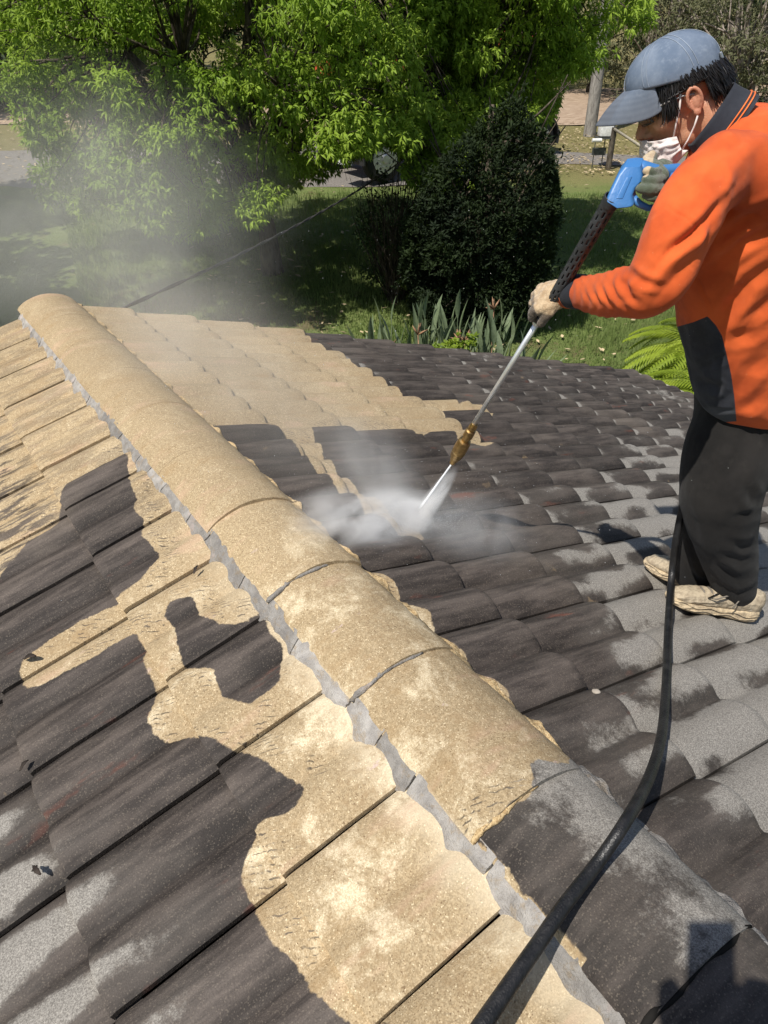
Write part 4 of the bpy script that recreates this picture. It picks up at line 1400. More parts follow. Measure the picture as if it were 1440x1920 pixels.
mb.caps([H(-.022, 0, -.030), P(1340, 228, 1.635), P(1378, 268, 1.64)], [.060, .056, .066], 18)
mb.loft([(P(1400, 255, 1.60), tf, .07, tl, .13, 2.2), (P(1402, 300, 1.62), tf, .105, tl, .17, 2.3), (P(1392, 430, 1.71), tf, .115, tl, .155, 2.3),
         (P(1390, 560, 1.82), tf, .105, tl, .13, 2.3), (P(1396, 700, 1.95), tf, .095, tl, .125, 2.3), (P(1396, 800, 2.06), tf, .09, tl, .13, 2.3)])
ARM_N = [(1362, 312, 1.475), (1305, 375, 1.45), (1262, 455, 1.455), (1222, 533, 1.495), (1165, 550, 1.575), (1115, 550, 1.66), (1072, 547, 1.735)]
mb.caps([P(*q) for q in ARM_N] + [P(1040, 555, 1.765)], [.055, .048, .043, .040, .036, .030, .026, .03], 14)
ARM_F = [(1405, 290, 1.78), (1380, 370, 1.85), (1352, 440, 1.86), (1300, 395, 1.72), (1262, 352, 1.61), (1238, 334, 1.625)]
mb.caps([P(*q) for q in ARM_F], [.055, .046, .040, .034, .022, .012], 14)
LEG_N = [(1388, 790, 2.02), (1362, 865, 2.03), (1350, 930, 2.07), (1357, 1000, 2.18), (1370, 1060, 2.28), (1382, 1105, 2.36), (1385, 1140, 2.42)]
LEG_F = [(1402, 795, 2.19), (1372, 880, 2.20), (1342, 950, 2.26), (1313, 1020, 2.38), (1302, 1070, 2.47), (1305, 1095, 2.51)]
mb.caps([P(*q) for q in LEG_N], [.09, .08, .062, .05, .04, .036, .036], 14)
mb.caps([P(*q) for q in LEG_F], [.09, .08, .060, .048, .04, .036], 14)
V, F = remesh(mb, .0042, 5, .5)
# near ear is sculpted on top: helix ring, bowl and lobe
loc = (V - HO) @ HX.T
red = np.exp(-(((loc - np.array([-.01, .078, .0])) / np.array([.03, .03, .04])) ** 2).sum(1))
worker = mesh_obj('person', V, F, M_SKIN, None, True, dict(red=red), origin=P(1350, 1160, 2.4))
tag(worker, 'worker in orange long sleeved shirt, black trousers and faded blue cap, spraying the tiles', 'person')

# ears
for s_ in (1, -1):
    e = MB()
    ring = []
    for k in range(20):
        t = k / 19
        an = radians(-150 + 285 * t)
        rx = .0150 - .003 * t; rz = .0235
        ring.append(H(-.012 + rx * sin(an) * -1 + .002, s_ * (.0745 + .012 * sin(pi * t)), .006 + rz * cos(an)))
    e.caps(ring[::2] + [ring[-1]], [.0032 + .0012 * sin(pi * k / 10) for k in range(11)], 8)
    e.ell(H(-.011, s_ * .0735, .003), HX, (.0145, .0080, .0225), 14, 10)
    e.ell(H(-.006, s_ * .076, -.018), HX, (.0080, .0050, .009), 12, 8)
    e.ell(H(.005, s_ * .0765, .000), HX, (.0045, .0045, .007), 10, 8)
    e.caps([H(-.015, s_ * .079, .016), H(-.017, s_ * .080, .004), H(-.011, s_ * .078, -.010)], [.003, .0035, .003], 8)
    Ve, Fe = remesh(e, .0016, 3, .5)
    mesh_obj('ear', Ve, Fe, M_SKIN, worker, True, dict(red=np.full(len(Ve), .75)))

# hair: base shell plus fine tapered locks
M_HAIR = simple('black_hair', (.010, .008, .008), .42, .55, var=.4, scale=60)
hb = MB()
hb.ell(H(.006, 0, .043), HX, (.085, .079, .083), 28, 20)
hb.ell(H(-.032, 0, .010), HX, (.047, .063, .048), 24, 16)
Vh, Fh = remesh(hb, .004, 3, .5)
lc = (Vh - HO) @ HX.T
# cut away the face, the ears and below the hairline
def hairok(l): return ((l[:, 2] > .034 + np.clip(l[:, 0] * 1.0, -.02, .2) * .35) | (l[:, 0] < -.036)) & (l[:, 2] > -.030 - .30 * (l[:, 0] + .05)) & (l[:, 0] < .088)
ok = hairok(lc)
Fh = [f for f in Fh if all(ok[i] for i in f)]
used = sorted({i for f in Fh for i in f}); mp = {i: k for k, i in enumerate(used)}
hair = mesh_obj('hair', Vh[used] , [tuple(mp[i] for i in f) for f in Fh], M_HAIR, worker, True)
r = np.random.default_rng(11)
mb = MB()
for k in range(1500):
    sgn = 1 if r.uniform() < .8 else -1
    th = r.uniform(-2.9, -.05) if True else 0      # angle around the head, 0 = forward, back = -pi
    th = -r.uniform(.38, pi)
    u0 = r.uniform(.015, .07)
    rad = np.array([.090, .079])
    rad[0] = .090 if cos(th) > 0 else .080
    p0 = np.array([.0 + rad[0] * cos(th), sgn * abs(sin(th)) * rad[1], u0 + .02 * cos(th)])
    zc = (p0[2] - .045) / .09
    p0[:2] *= sqrt(max(.2, 1 - zc * zc * .6)) * 1.01
    p0[0] -= .001
    front = p0[0] > .0
    L = r.uniform(.022, .042) * (1.1 if front else 1)
    floor_z = -.052
    if -.036 < p0[0] < .020: floor_z = .031
    elif p0[0] >= .046: L *= .6
    elif p0[0] >= .020: floor_z = -.012; L *= 1.5
    out = frame_dir([p0[0], p0[1], 0])
    down = np.array([.25 if front else -.12, 0, -1.0]) + r.normal(0, .16, 3)
    pts = []
    for e in range(4):
        t = e / 3
        q = p0 + down * L * t + out * (.004 + .005 * t * (r.uniform() if e else 0) - .10 * L * t * t)
        if q[2] < floor_z: q[2] = floor_z + .001 * e
        pts.append(H(*q))
    mb.tube(pts, [.0011, .0012, .0009, .0003], 3, cap=False)
mb.build('hair_locks', M_HAIR, hair, True)

# cap
def denim():
    m = Mat('faded_blue_cotton', .88, .15)
    n = m.noise(14, 5, .65); n2 = m.noise(55, 4, .7)
    c = m.mix(m.step(n, .3, .7), (.110, .145, .205), (.180, .218, .280))
    c = m.mix(m.math('MULTIPLY', m.step(n2, .5, .75), .35), c, (.30, .34, .40))
    c = m.mix(m.math('MULTIPLY', m.attr('grime'), .8), c, (.105, .110, .125))
    c = m.mix(m.math('MULTIPLY', m.attr('stitch'), .3), c, (.30, .34, .40))
    m.col(c); m.bump(m.noise(1100, 2, .6), .001, .6)
    return m.m
M_CAPD = denim()
V, st = [], []
nr, nc = 26, 96
C0 = np.array([.018, 0, .064]); RR = np.array([.097, .086, .079])
for i in range(nr + 1):
    ph = (i / nr) * (pi / 2 + .10)
    for k in range(nc):
        an = 2 * pi * k / nc
        kx, kz = C0[0], C0[2]
        # the rim of each meridian ends exactly on the tilted sweatband plane
        A_, B_ = RR[2] , .27 * RR[0] * cos(an)
        rhs = (.052 + .27 * kx - kz)
        pe = math.acos(max(-1, min(1, rhs / sqrt(A_ * A_ + B_ * B_)))) - math.atan2(B_, A_)
        ph = i / nr * pe
        q = np.array([cos(an) * sin(ph), sin(an) * sin(ph), cos(ph)])
        # panels flatten between the six seams; front panel is steeper
        pa = abs(((an / (pi / 3)) % 1.0) - .5) * 2
        rr_ = 1 - .014 * (1 - pa ** 2) * sin(ph) + .010 * vnoise(np.array([q * 3.1]), 1, 3)[0] * sin(ph) + .004 * vnoise(np.array([q * 9.]), 1, 4)[0]
        p = C0 + q * RR * rr_
        if q[0] > 0: p[2] += .010 * q[0] * sin(ph) * (1 - (i / nr) ** 4)
        V.append(H(*p))
        st.append(0.0)
idx = np.arange((nr + 1) * nc).reshape(nr + 1, nc)
F = np.stack([idx[:-1], idx[1:], np.roll(idx[1:], -1, 1), np.roll(idx[:-1], -1, 1)], -1).reshape(-1, 4)
st = np.array(st)
lc = (np.array(V) - HO) @ HX.T
capo = mesh_obj('cap', V, F, M_CAPD, worker, True, dict(grime=np.clip(.5 - (lc[:, 2] - .052 - .27 * lc[:, 0]) * 40, 0, .7), stitch=st), origin=H(0, 0, .08))
md = capo.modifiers.new('thickness', 'SOLIDIFY'); md.thickness = .0022; md.offset = 1
sm = MB()
for k in range(6):
    for dd in (-.055, .055):
        pts = []
        for i in range(3, nr):
            ph = (i / nr) * (pi / 2 + .06); an = 2 * pi * k / 6 + dd / max(sin(ph), .15) * 1.0
            q = np.array([cos(an) * sin(ph), sin(an) * sin(ph), cos(ph)]); p = C0 + q * (RR * 1.0 + .0026)
            if q[0] > 0: p[2] += .010 * q[0] * sin(ph) * (1 - .3 * i / nr)
            if p[2] > .054 + .27 * p[0]: pts.append(H(*p))
        if len(pts) > 3: sm.tube(pts, .0007, 4)
sm.build('stitching', simple('pale_blue_thread', (.25, .29, .35), .8), capo)
MB().ell(H(.016, 0, .139), HX, (.010, .010, .005), 14, 8).build('top_button', M_CAPD, capo, True)
# brim: curved, stitched, drooping at the sides
V, F, gr, st = [], [], [], []
nu, nv = 12, 40
for i in range(nu + 1):
    t = i / nu
    for k in range(nv + 1):
        a = -1 + 2 * k / nv
        an = a * 1.12
        root = np.array([.006 + .108 * cos(an), .088 * sin(an) * 1.0, 0]); root[2] = .060 + .27 * root[0] - .002
        tipx = root[0] + (.072 * (1 - abs(a) ** 2.2) ** .6) + .012 * (1 - abs(a))
        tipy = root[1] * 1.0
        tipz = .060 + .27 * root[0] - .036 * (1 - abs(a) ** 2) ** .6 - .040 * a * a * 1.0
        p = root + (np.array([tipx, tipy, tipz]) - root) * t
        p[2] += .005 * sin(pi * t) - .018 * a * a * t
        V.append(H(*p)); gr.append(min(1, .25 + .6 * t + .3 * (abs(a) < .5))); st.append(1.0 if i % 2 == 1 and i > 1 else 0)
idx = np.arange((nu + 1) * (nv + 1)).reshape(nu + 1, nv + 1)
F = np.stack([idx[:-1, :-1], idx[1:, :-1], idx[1:, 1:], idx[:-1, 1:]], -1).reshape(-1, 4)
br = mesh_obj('brim', V, F, M_CAPD, capo, True, dict(grime=gr, stitch=np.array(st) * .35), origin=H(.12, 0, .06))
md = br.modifiers.new('thickness', 'SOLIDIFY'); md.thickness = .0035
md = br.modifiers.new('smooth', 'SUBSURF'); md.levels = 1; md.render_levels = 1
MB().tube([H(-.076 + .014 * abs(a), .03 * a, .054) for a in np.linspace(-1, 1, 7)], .006, 6).build('strap', M_CAPD, capo, True)
MB().box(H(-.080, .022, .054), (.006, .014, .014), HX, .002).build('buckle', M_CHR, capo)

# safety glasses
M_CLR = Mat('clear_plastic', .08, .5)
M_CLR.b.inputs['Transmission Weight'].default_value = .96
M_CLR.b.inputs['IOR'].default_value = 1.12
M_CLR.col((.93, .93, .92)); M_CLR = M_CLR.m
gm = MB()
for s_ in (1, -1):
    b = len(gm.V); nn = 10
    for i in range(nn):
        t = i / (nn - 1)
        x = .112 - .030 * t ** 1.6; y = s_ * (.006 + .064 * t)
        hh = .021 * (1 - .25 * t) ; low = -.020 * (1 - .3 * abs(t - .5))
        gm.V += [tuple(H(x - .004, y, .022 + hh)), tuple(H(x, y, .022)), tuple(H(x - .006, y, .022 + low))]
    for i in range(nn - 1):
        a_ = b + i * 3
        gm.F += [(a_, a_ + 3, a_ + 4, a_ + 1), (a_ + 1, a_ + 4, a_ + 5, a_ + 2)]
gl = gm.build('safety_glasses', M_CLR, worker, True)
md = gl.modifiers.new('thickness', 'SOLIDIFY'); md.thickness = .0018
tm = MB()
for s_ in (1, -1):
    tm.tube([H(.084, s_ * .071, .030), H(.045, s_ * .078, .028), H(.010, s_ * .081, .024), H(-.012, s_ * .0805, .016)], [.0026, .0021, .0018, .0018], 6)
    tm.tube([H(.1105, s_ * .008, .0425), H(.104, s_ * .040, .041), H(.083, s_ * .070, .036)], .0015, 5)
M_GRYP = simple('grey_clear_frame', (.30, .28, .27), .3, .5)
tm.build('frame', M_GRYP, gl, True)

# face mask pulled down under the nose
def mask_mat():
    m = Mat('thin_white_mask_fabric', .75, .3)
    n = m.noise(45, 4, .6)
    m.col(m.mix(m.step(n, .3, .7), (.64, .54, .51), (.80, .74, .72)))
    m.b.inputs['Alpha'].default_value = .9
    m.bump(m.noise(160, 3, .7), .0015)
    return m.m
M_MASK = mask_mat()
V = []
nu, nv = 22, 36
for i in range(nu + 1):
    t = i / nu
    for k in range(nv + 1):
        a = -1 + 2 * k / nv
        an = a * 1.62
        topz = -.018 - .026 * abs(a) ** 1.3; botz = -.112 + .030 * abs(a) ** 2
        z = topz + (botz - topz) * t
        bul = sin(pi * (.12 + .76 * t)) ** .7
        rx = .062 + .018 * bul; ry = .062 + .014 * bul
        x = .050 + rx * cos(an) - .012 * (t > .8) * (t - .8) * 5; y = ry * sin(an) * (1.02)
        crk = .0016 * sin(t * 17 + 3 * a + 7 * float(vnoise(np.array([[a * 3, t * 3]]), 1, 4)[0])) * (.35 + abs(a)) + .0065 * float(vnoise(np.array([[a * 8, t * 8]]), 1, 7)[0])
        V.append(H(x + crk * cos(an), y + crk * sin(an), z))
idx = np.arange(len(V)).reshape(nu + 1, nv + 1)
F = np.stack([idx[:-1, :-1], idx[1:, :-1], idx[1:, 1:], idx[:-1, 1:]], -1).reshape(-1, 4)
mk = mesh_obj('face_mask', V, F, M_MASK, worker, True)
md = mk.modifiers.new('thickness', 'SOLIDIFY'); md.thickness = .0012
M_STRAP = simple('white_elastic', (.74, .66, .62), .7)
for s_ in (1, -1):
    MB().tube([H(.012, s_ * .0795, .030), H(.022, s_ * .077, .006), H(.040, s_ * .072, -.022), H(.054, s_ * .066, -.046)], .0021, 6).build('ear_loop', M_STRAP, mk, True)
    MB().tube([H(-.004, s_ * .080, -.026), H(.008, s_ * .076, -.042), H(.028, s_ * .070, -.062), H(.044, s_ * .066, -.074)], .0021, 6).build('ear_loop', M_STRAP, mk, True)

# shirt
mb = MB()
TOR = [(1404, 752, 2.03, .136, .176), (1402, 728, 1.99, .141, .182), (1399, 680, 1.94, .146, .184), (1391, 620, 1.88, .152, .184), (1386, 560, 1.82, .156, .184), (1383, 500, 1.77, .156, .186),
       (1386, 430, 1.71, .150, .192), (1395, 360, 1.66, .140, .198), (1405, 300, 1.62, .126, .188), (1414, 250, 1.60, .110, .165), (1418, 218, 1.59, .085, .13), (1414, 198, 1.585, .055, .085)]
secs = []
for i in range(len(TOR) - 1):
    for e in range(3):
        t = e / 3
        a_, b_ = np.array(TOR[i]), np.array(TOR[i + 1]); q = a_ + (b_ - a_) * t
        secs.append((P(*q[:3]), tf, q[3], tl, q[4], 2.35))
q = TOR[-1]; secs.append((P(*q[:3]), tf, q[3], tl, q[4], 2.2))
mb.loft(secs, 40)
RN = [.068, .066, .064, .060, .052, .044, .037]
mb.caps([P(*q) for q in ARM_N[:-1]] + [P(1094, 548, 1.70)], RN, 20)
mb.ell(P(1388, 310, 1.545), np.array([tf, tl, UP]), (.072, .080, .070))
mb.caps([P(1362, 312, 1.478), P(1405, 322, 1.485), P(1450, 345, 1.50)], [.066, .070, .070], 18)
mb.ell(P(1412, 268, 1.56), np.array([tf, tl, UP]), (.085, .10, .060))
mb.caps([P(*q) for q in ARM_F[:-1]], [.078, .066, .060, .05, .038], 18)
mb.ell(P(1400, 285, 1.72), np.array([tf, tl, UP]), (.08, .09, .08))
V, F = remesh(mb, .0052, 26, .5)
N = vnormals(V, F)
ST = [
    (z7([(1170, 1080), (1080, 1200), (950, 1320), (800, 1410)]), 11, .0075),
    (z7([(1230, 1010), (1150, 1110), (1010, 1270), (900, 1350), (760, 1500)]), 7, .005),
    (z7([(1070, 1360), (990, 1440), (880, 1560), (760, 1690)]), 14, .009),
    (z7([(1120, 1200), (1090, 1300), (1060, 1390)]), 9, .010),
    (z7([(600, 1480), (700, 1560), (820, 1590)]), 8, .006),
    (z7([(640, 1500), (590, 1570), (620, 1650), (690, 1690)]), 8, .007),
    (z7([(510, 1560), (560, 1650), (640, 1740)]), 6, .0055),
    (z7([(450, 1550), (480, 1640), (540, 1720)]), 4.5, .004),
    (z7([(400, 1550), (410, 1620), (460, 1700)]), 4.5, .004),
    (z7([(350, 1560), (360, 1620), (390, 1680)]), 3.5, .003),
    (z7([(1440, 1260), (1280, 1340), (1160, 1440), (1050, 1560)]), 12, .008),
    (z7([(1500, 1100), (1330, 1180), (1190, 1280), (1110, 1370)]), 11, .008),
    (z7([(1500, 1440), (1330, 1560), (1220, 1700), (1150, 1800)]), 13, .010),
    (z7([(1500, 1640), (1380, 1740), (1280, 1860)]), 11, .007),
    (z7([(1280, 930), (1240, 1060), (1180, 1180)]), 10, .006),
    (z7([(1150, 790), (1060, 860), (980, 960), (900, 1030)]), 9, .003),
    (z7([(850, 1120), (900, 1160), (960, 1190), (1010, 1240), (1040, 1300)]), 3.0, .003),
    (z7([(980, 1440), (1040, 1560), (1090, 1680), (1110, 1760)]), 3.0, .0028),
    (z7([(760, 1060), (720, 1200), (700, 1300)]), 8, .004),
    (z7([(1400, 560), (1340, 680), (1200, 800)]), 16, .005),
    (z8([(740, 290), (640, 350), (560, 380)]), 9, .007),
    (z8([(570, 410), (620, 450), (690, 470), (720, 430)]), 9, .009),
    (z8([(590, 560), (680, 590), (780, 590)]), 4, .004),
    (z8([(960, 300), (860, 380), (790, 500)]), 14, .006),
    (z8([(960, 480), (870, 560), (800, 600)]), 12, .005),
    (z8([(960, 120), (860, 190), (760, 220)]), 12, .007),
]
D = strokes_disp(V, N, ST)
px, py, zz_ = proj(V)
sl = np.clip((1160 - px) / 60, 0, 1)
D += .0011 * np.sin(px * .42 + 2.6 * vnoise(V, 22, 3)) * np.clip((1190 - px) / 40, 0, 1) * (py > 480)
D += .0030 * vnoise(V * np.array([1, 1, .7]), 9, 12) + .0030 * (1 - 2 * np.abs(vnoise(V * np.array([1.3, 1.3, .6]), 13, 14))) + .0012 * vnoise(V, 30, 13)
V = V + N * D[:, None]
px, py, zz_ = proj(V)
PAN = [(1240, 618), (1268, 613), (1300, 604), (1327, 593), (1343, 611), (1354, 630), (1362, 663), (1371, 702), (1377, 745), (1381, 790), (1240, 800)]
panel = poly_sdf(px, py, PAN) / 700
hemv = np.clip((py - 762) / 4, 0, 1)
V[:, :] = V
shirt = mesh_obj('work_shirt', V, F, M_SHIRT, worker, True, dict(panel=panel, hem=hemv))
# cuff
wA, wB = P(1084, 547, 1.715), P(1062, 546.5, 1.75)
ws = norm(wB - wA); wu = norm(np.cross(ws, CZ)); wv2 = np.cross(ws, wu)
def cuff(p0, p1, r0, r1, parent):
    s_ = norm(p1 - p0); L = np.linalg.norm(p1 - p0)
    c_ = MB().lathe(p0, p1, [(0, r0), (.1, r0 * 1.05), (.5, r0 * 1.05), (.9, r1 * 1.04), (1, r1)], 28).build('cuff', M_CUFF, parent, True, 40)
    st_ = MB()
    for t in (.72, .86): st_.lathe(p0 + s_ * L * (t - .03), p0 + s_ * L * (t + .03), [(0, r1 * 1.03), (.5, r1 * 1.10), (1, r1 * 1.03)], 28)
    st_.build('cuff_stripe', M_ORG, c_, True)
cuff(P(1094, 547.5, 1.70), P(1063, 546.5, 1.75), .0375, .0355, shirt)
cuff(P(1275, 368, 1.66), P(1262, 352, 1.61), .040, .037, shirt)
# collar: standing knitted band, navy with orange edge stripes
ca, cb_l = P(1386, 172, 1.60), P(1306, 284, 1.50)
cc2 = P(1345, 229, 1.590)
cy_ = norm(np.array(ca) - cb_l - HL * ((np.array(ca) - cb_l) @ HL))      # back-to-front in the collar plane
cax = norm(np.cross(HL, cy_)); 
if cax @ UP < 0: cax = -cax
V, at = [], []
nv = 48; levels = [(-.034, 1.17, 0), (-.026, 1.14, 1), (-.0225, 1.125, 2), (-.018, 1.11, 1), (-.014, 1.09, 0), (.0, 1.03, 0), (.014, .99, 0), (.022, .97, 0), (.021, .94, 0), (-.02, .95, 0)]
for lv, sc_, cl_ in levels:
    for k in range(nv):
        an = 2 * pi * k / nv
        wob = 1 + .02 * sin(3 * an + 1)
        V.append(cc2 + cy_ * cos(an) * .070 * sc_ * wob + HL * sin(an) * .082 * sc_ * wob + cax * (lv + .010 * cos(an)))
n_l = len(levels)
idx = np.arange(n_l * nv).reshape(n_l, nv)
F = np.stack([idx[:-1], np.roll(idx[:-1], -1, 1), np.roll(idx[1:], -1, 1), idx[1:]], -1).reshape(-1, 4)
col_o = mesh_obj('collar', V, F, M_CUFF, shirt, True)
st_ = MB()
for lv, sc_ in ((-.0235, 1.150), (-.0165, 1.118)):
    pts = [cc2 + cy_ * cos(a_) * .070 * sc_ * (1 + .02 * sin(3 * a_ + 1)) + HL * sin(a_) * .082 * sc_ * (1 + .02 * sin(3 * a_ + 1)) + cax * (lv + .010 * cos(a_)) for a_ in np.linspace(0, 2 * pi, 49)]
    st_.tube(pts, .0017, 6, cap=False)
st_.build('collar_stripe', M_ORG, col_o, True)

# trousers
mb = MB()
axb = np.array([tf, tl, UP])
mb.ell(P(1398, 795, 2.09), axb, (.140, .180, .12))
mb.loft([(P(1400, 715, 1.99), tf, .122, tl, .160, 2.3), (P(1400, 760, 2.04), tf, .134, tl, .172, 2.3), (P(1398, 810, 2.10), tf, .135, tl, .172, 2.3)], 30)
mb.caps([P(*q) for q in LEG_N[:-1]], [.122, .117, .111, .092, .078, .062], 22)
mb.caps([P(*q) for q in LEG_F[:-1]], [.12, .112, .10, .082, .066], 22)
mb.ell(P(1383, 1108, 2.36), axb, (.062, .055, .035))
V, F = remesh(mb, .0065, 9, .5)
N = vnormals(V, F)
ST2 = [
    (z8([(930, 620), (915, 700), (930, 745)]), 5, .006),
    (z8([(830, 990), (880, 1060), (930, 1100)]), 12, .014),
    (z8([(920, 1130), (840, 1150), (770, 1170)]), 8, .009),
    (z8([(900, 1300), (820, 1310), (740, 1290)]), 9, .010),
    (z8([(880, 1370), (810, 1390), (730, 1350)]), 9, .009),
    (z8([(880, 1480), (800, 1500), (720, 1440), (660, 1390)]), 9, .010),
    (z8([(890, 1540), (800, 1570), (740, 1540), (680, 1480)]), 8, .010),
    (z8([(900, 1590), (840, 1620), (770, 1620), (700, 1560), (650, 1480)]), 8, .009),
    (z8([(550, 1200), (570, 1300), (610, 1400), (700, 1500)]), 9, .010),
    (z8([(500, 1060), (560, 1200), (600, 1300)]), 9, .008),
    (z8([(700, 680), (640, 800), (560, 900)]), 22, .006),
    (z8([(860, 760), (800, 900), (780, 1000)]), 18, .006),
    (z8([(780, 1180), (720, 1260), (640, 1200)]), 14, .006),
    (z8([(520, 1420), (580, 1480), (620, 1500)]), 6, .006),
    (z8([(490, 1250), (530, 1350), (560, 1450)]), 9, .006),
]
D = .62 * strokes_disp(V, N, ST2) + .004 * vnoise(V, 8, 22) + .002 * vnoise(V, 20, 23)
# stacked folds towards the hems
px, py, z_ = proj(V)
D += .0004 * np.sin(py * .20 + px * .05 + 1.5 * vnoise(V, 14, 5)) * np.clip((py - 1020) / 40, 0, 1)
V = V + N * D[:, None]
mesh_obj('trousers', V, F, M_PANTS, worker, True)

# trainers
def shoe_mat(name, light):
    m = Mat(name, .8, .25)
    n = m.noise(38, 5, .75); n2 = m.noise(110, 4, .7)
    w_ = m.new('ShaderNodeTexWave', wave_type='RINGS'); m.link(m.mapv(m.obj(), scale=(1, 1, 2)), w_.inputs[0]); w_.inputs['Scale'].default_value = 9; w_.inputs['Distortion'].default_value = 9; w_.inputs['Detail'].default_value = 3
    c = m.mix(m.step(n, .28, .60), (.27, .215, .15), light)
    c = m.mix(m.math('MULTIPLY', m.step(n2, .5, .7), .40), c, (.17, .135, .095))
    c = m.mix(m.math('MULTIPLY', m.step(w_.outputs['Fac'], .86, .97), .3), c, (.10, .08, .06))
    m.col(c); m.bump(m.math('ADD', n2, w_.outputs['Fac']), .003, .8)
    return m.m
M_SHOE = shoe_mat('dirty_pale_trainer', (.45, .375, .265))
M_SOLE = shoe_mat('dirty_cream_sole', (.54, .43, .28))
M_LACE = simple('dirty_grey_lace', (.16, .14, .115), .85)
def shoe(heel, toe, up):
    fx = norm(toe - heel); L = np.linalg.norm(toe - heel)
    up = norm(up - fx * (up @ fx)); sy = np.cross(up, fx)
    def S(x, y, z): return heel + fx * (x * L) + sy * y + up * z
    so = empty('shoe_tmp'); bpy.data.objects.remove(so)
    mb = MB()
    secs = []
    for x, hw, lo, hi in [(-.01, .020, .012, .040), (.03, .031, .003, .052), (.12, .036, 0, .050), (.28, .034, .001, .044), (.42, .034, .004, .038), (.58, .042, .002, .036), (.72, .046, .001, .034), (.84, .043, .004, .034), (.94, .033, .010, .035), (1.0, .016, .018, .033)]:
        secs.append((S(x, 0, (lo + hi) / 2), sy, hw, up, (hi - lo) / 2, 4.0))
    mb.loft(secs, 28)
    V, F = remesh(mb, .0045, 4, .5)
    sole = mesh_obj('shoe', V, F, M_SOLE, worker, True)
    mb = MB()
    secs = []
    for x, hw, hi, e in [(.0, .018, .090, 2), (.04, .028, .108, 2.3), (.12, .033, .112, 2.3), (.22, .034, .108, 2.3), (.34, .034, .104, 2.2), (.46, .034, .094, 2.1), (.58, .038, .080, 2.2), (.70, .041, .070, 2.3), (.82, .039, .062, 2.4), (.92, .029, .052, 2.4), (.975, .014, .042, 2.2)]:
        lo = .022
        secs.append((S(x, 0, (lo + hi) / 2), sy, hw, up, (hi - lo) / 2, e))
    mb.loft(secs, 28)
    V, F = remesh(mb, .0045, 4, .5)
    N = vnormals(V, F)
    V = V + N * (.0022 * vnoise(V, 55, 3) + .0015 * vnoise(V, 130, 4))[:, None]
    mesh_obj('upper', V, F, M_SHOE, sole, True)
    lm = MB()
    for k in range(5):
        x = .36 + .075 * k; h_ = np.interp(x, [.34, .46, .58, .70], [.104, .094, .080, .070])
        lm.tube([S(x, -.026, h_ - .016), S(x + .02, -.012, h_ - .001), S(x + .02, .012, h_), S(x, .027, h_ - .016)], .0032, 6)
    lm.tube([S(.40, .005, .100), S(.46, .040, .095), S(.60, .050, .075), S(.66, .038, .066), S(.50, .018, .092)], .0028, 6)
    lm.tube([S(.40, -.002, .100), S(.36, .045, .085), S(.42, .060, .060)], .0026, 6)
    lm.build('laces', M_LACE, sole, True)
    # sculpted sole bands
    bm_ = MB()
    for sg in (1, -1):
        for ph in range(2):
            pts = [S(x, sg * (np.interp(x, [0, .12, .42, .72, .94, 1.0], [.026, .0375, .0355, .0475, .034, .018])), .018 + .012 * ph + .004 * sin(x * 22 + ph)) for x in np.linspace(.02, .96, 26)]
            bm_.tube(pts, .0022, 5)
    bm_.build('sole_band', M_SOLE, sole, True)
shoe(RP(1408, 1162, 1, .028), RP(1243, 1128, 1, .034), NRM[1] + UP)
h2 = RP(1330, 1118, 1, .030); t2 = RP(1203, 1060, 1, .032)
shoe(t2 + norm(h2 - t2) * .285, t2, NRM[1] + UP)

# ---------------------------------------------------------------- gloves
def glove_mat(name, ca, cb, cd):
    m = Mat(name, .95, .1)
    n = m.noise(60, 5, .75)
    c = m.mix(m.step(n, .35, .65), ca, cb)
    c = m.mix(m.math('MULTIPLY', m.step(m.attr('dark'), .3, .7), .92), c, m.mix(n, cd, tuple(q * 2.2 for q in cd)))
    m.col(c); m.b.inputs['Sheen Weight'].default_value = .3
    m.bump(m.noise(420, 4, .8), .003)
    return m.m
M_GL1 = glove_mat('worn_tan_glove', (.42, .29, .17), (.62, .47, .30), (.055, .042, .032))
M_GL2 = glove_mat('tan_and_green_glove', (.46, .34, .20), (.62, .49, .32), (.030, .050, .034))

def glove(name, palm, fingers, thumb, cuffp, mat, darkfn):
    mb = MB()
    mb.caps([P(*q[:3]) for q in palm[0]], palm[1], 16)
    for q in palm[2]: mb.caps([P(*w_[:3]) for w_ in q[0]], q[1], 12)
    for f in fingers: mb.caps([P(*w_[:3]) for w_ in f[0]], f[1], 12)
    mb.caps([P(*w_[:3]) for w_ in thumb[0]], thumb[1], 12)
    mb.caps([P(*w_[:3]) for w_ in cuffp[0]], cuffp[1], 16)
    V, F = remesh(mb, .0024, 2, .5)
    N = vnormals(V, F)
    V = V + N * (.0016 * vnoise(V, 70, 6) + .0012 * vnoise(V, 160, 7))[:, None]
    px, py, z = proj(V)
    return mesh_obj(name, V, F, mat, worker, True, dict(dark=darkfn(px, py, z, V)))
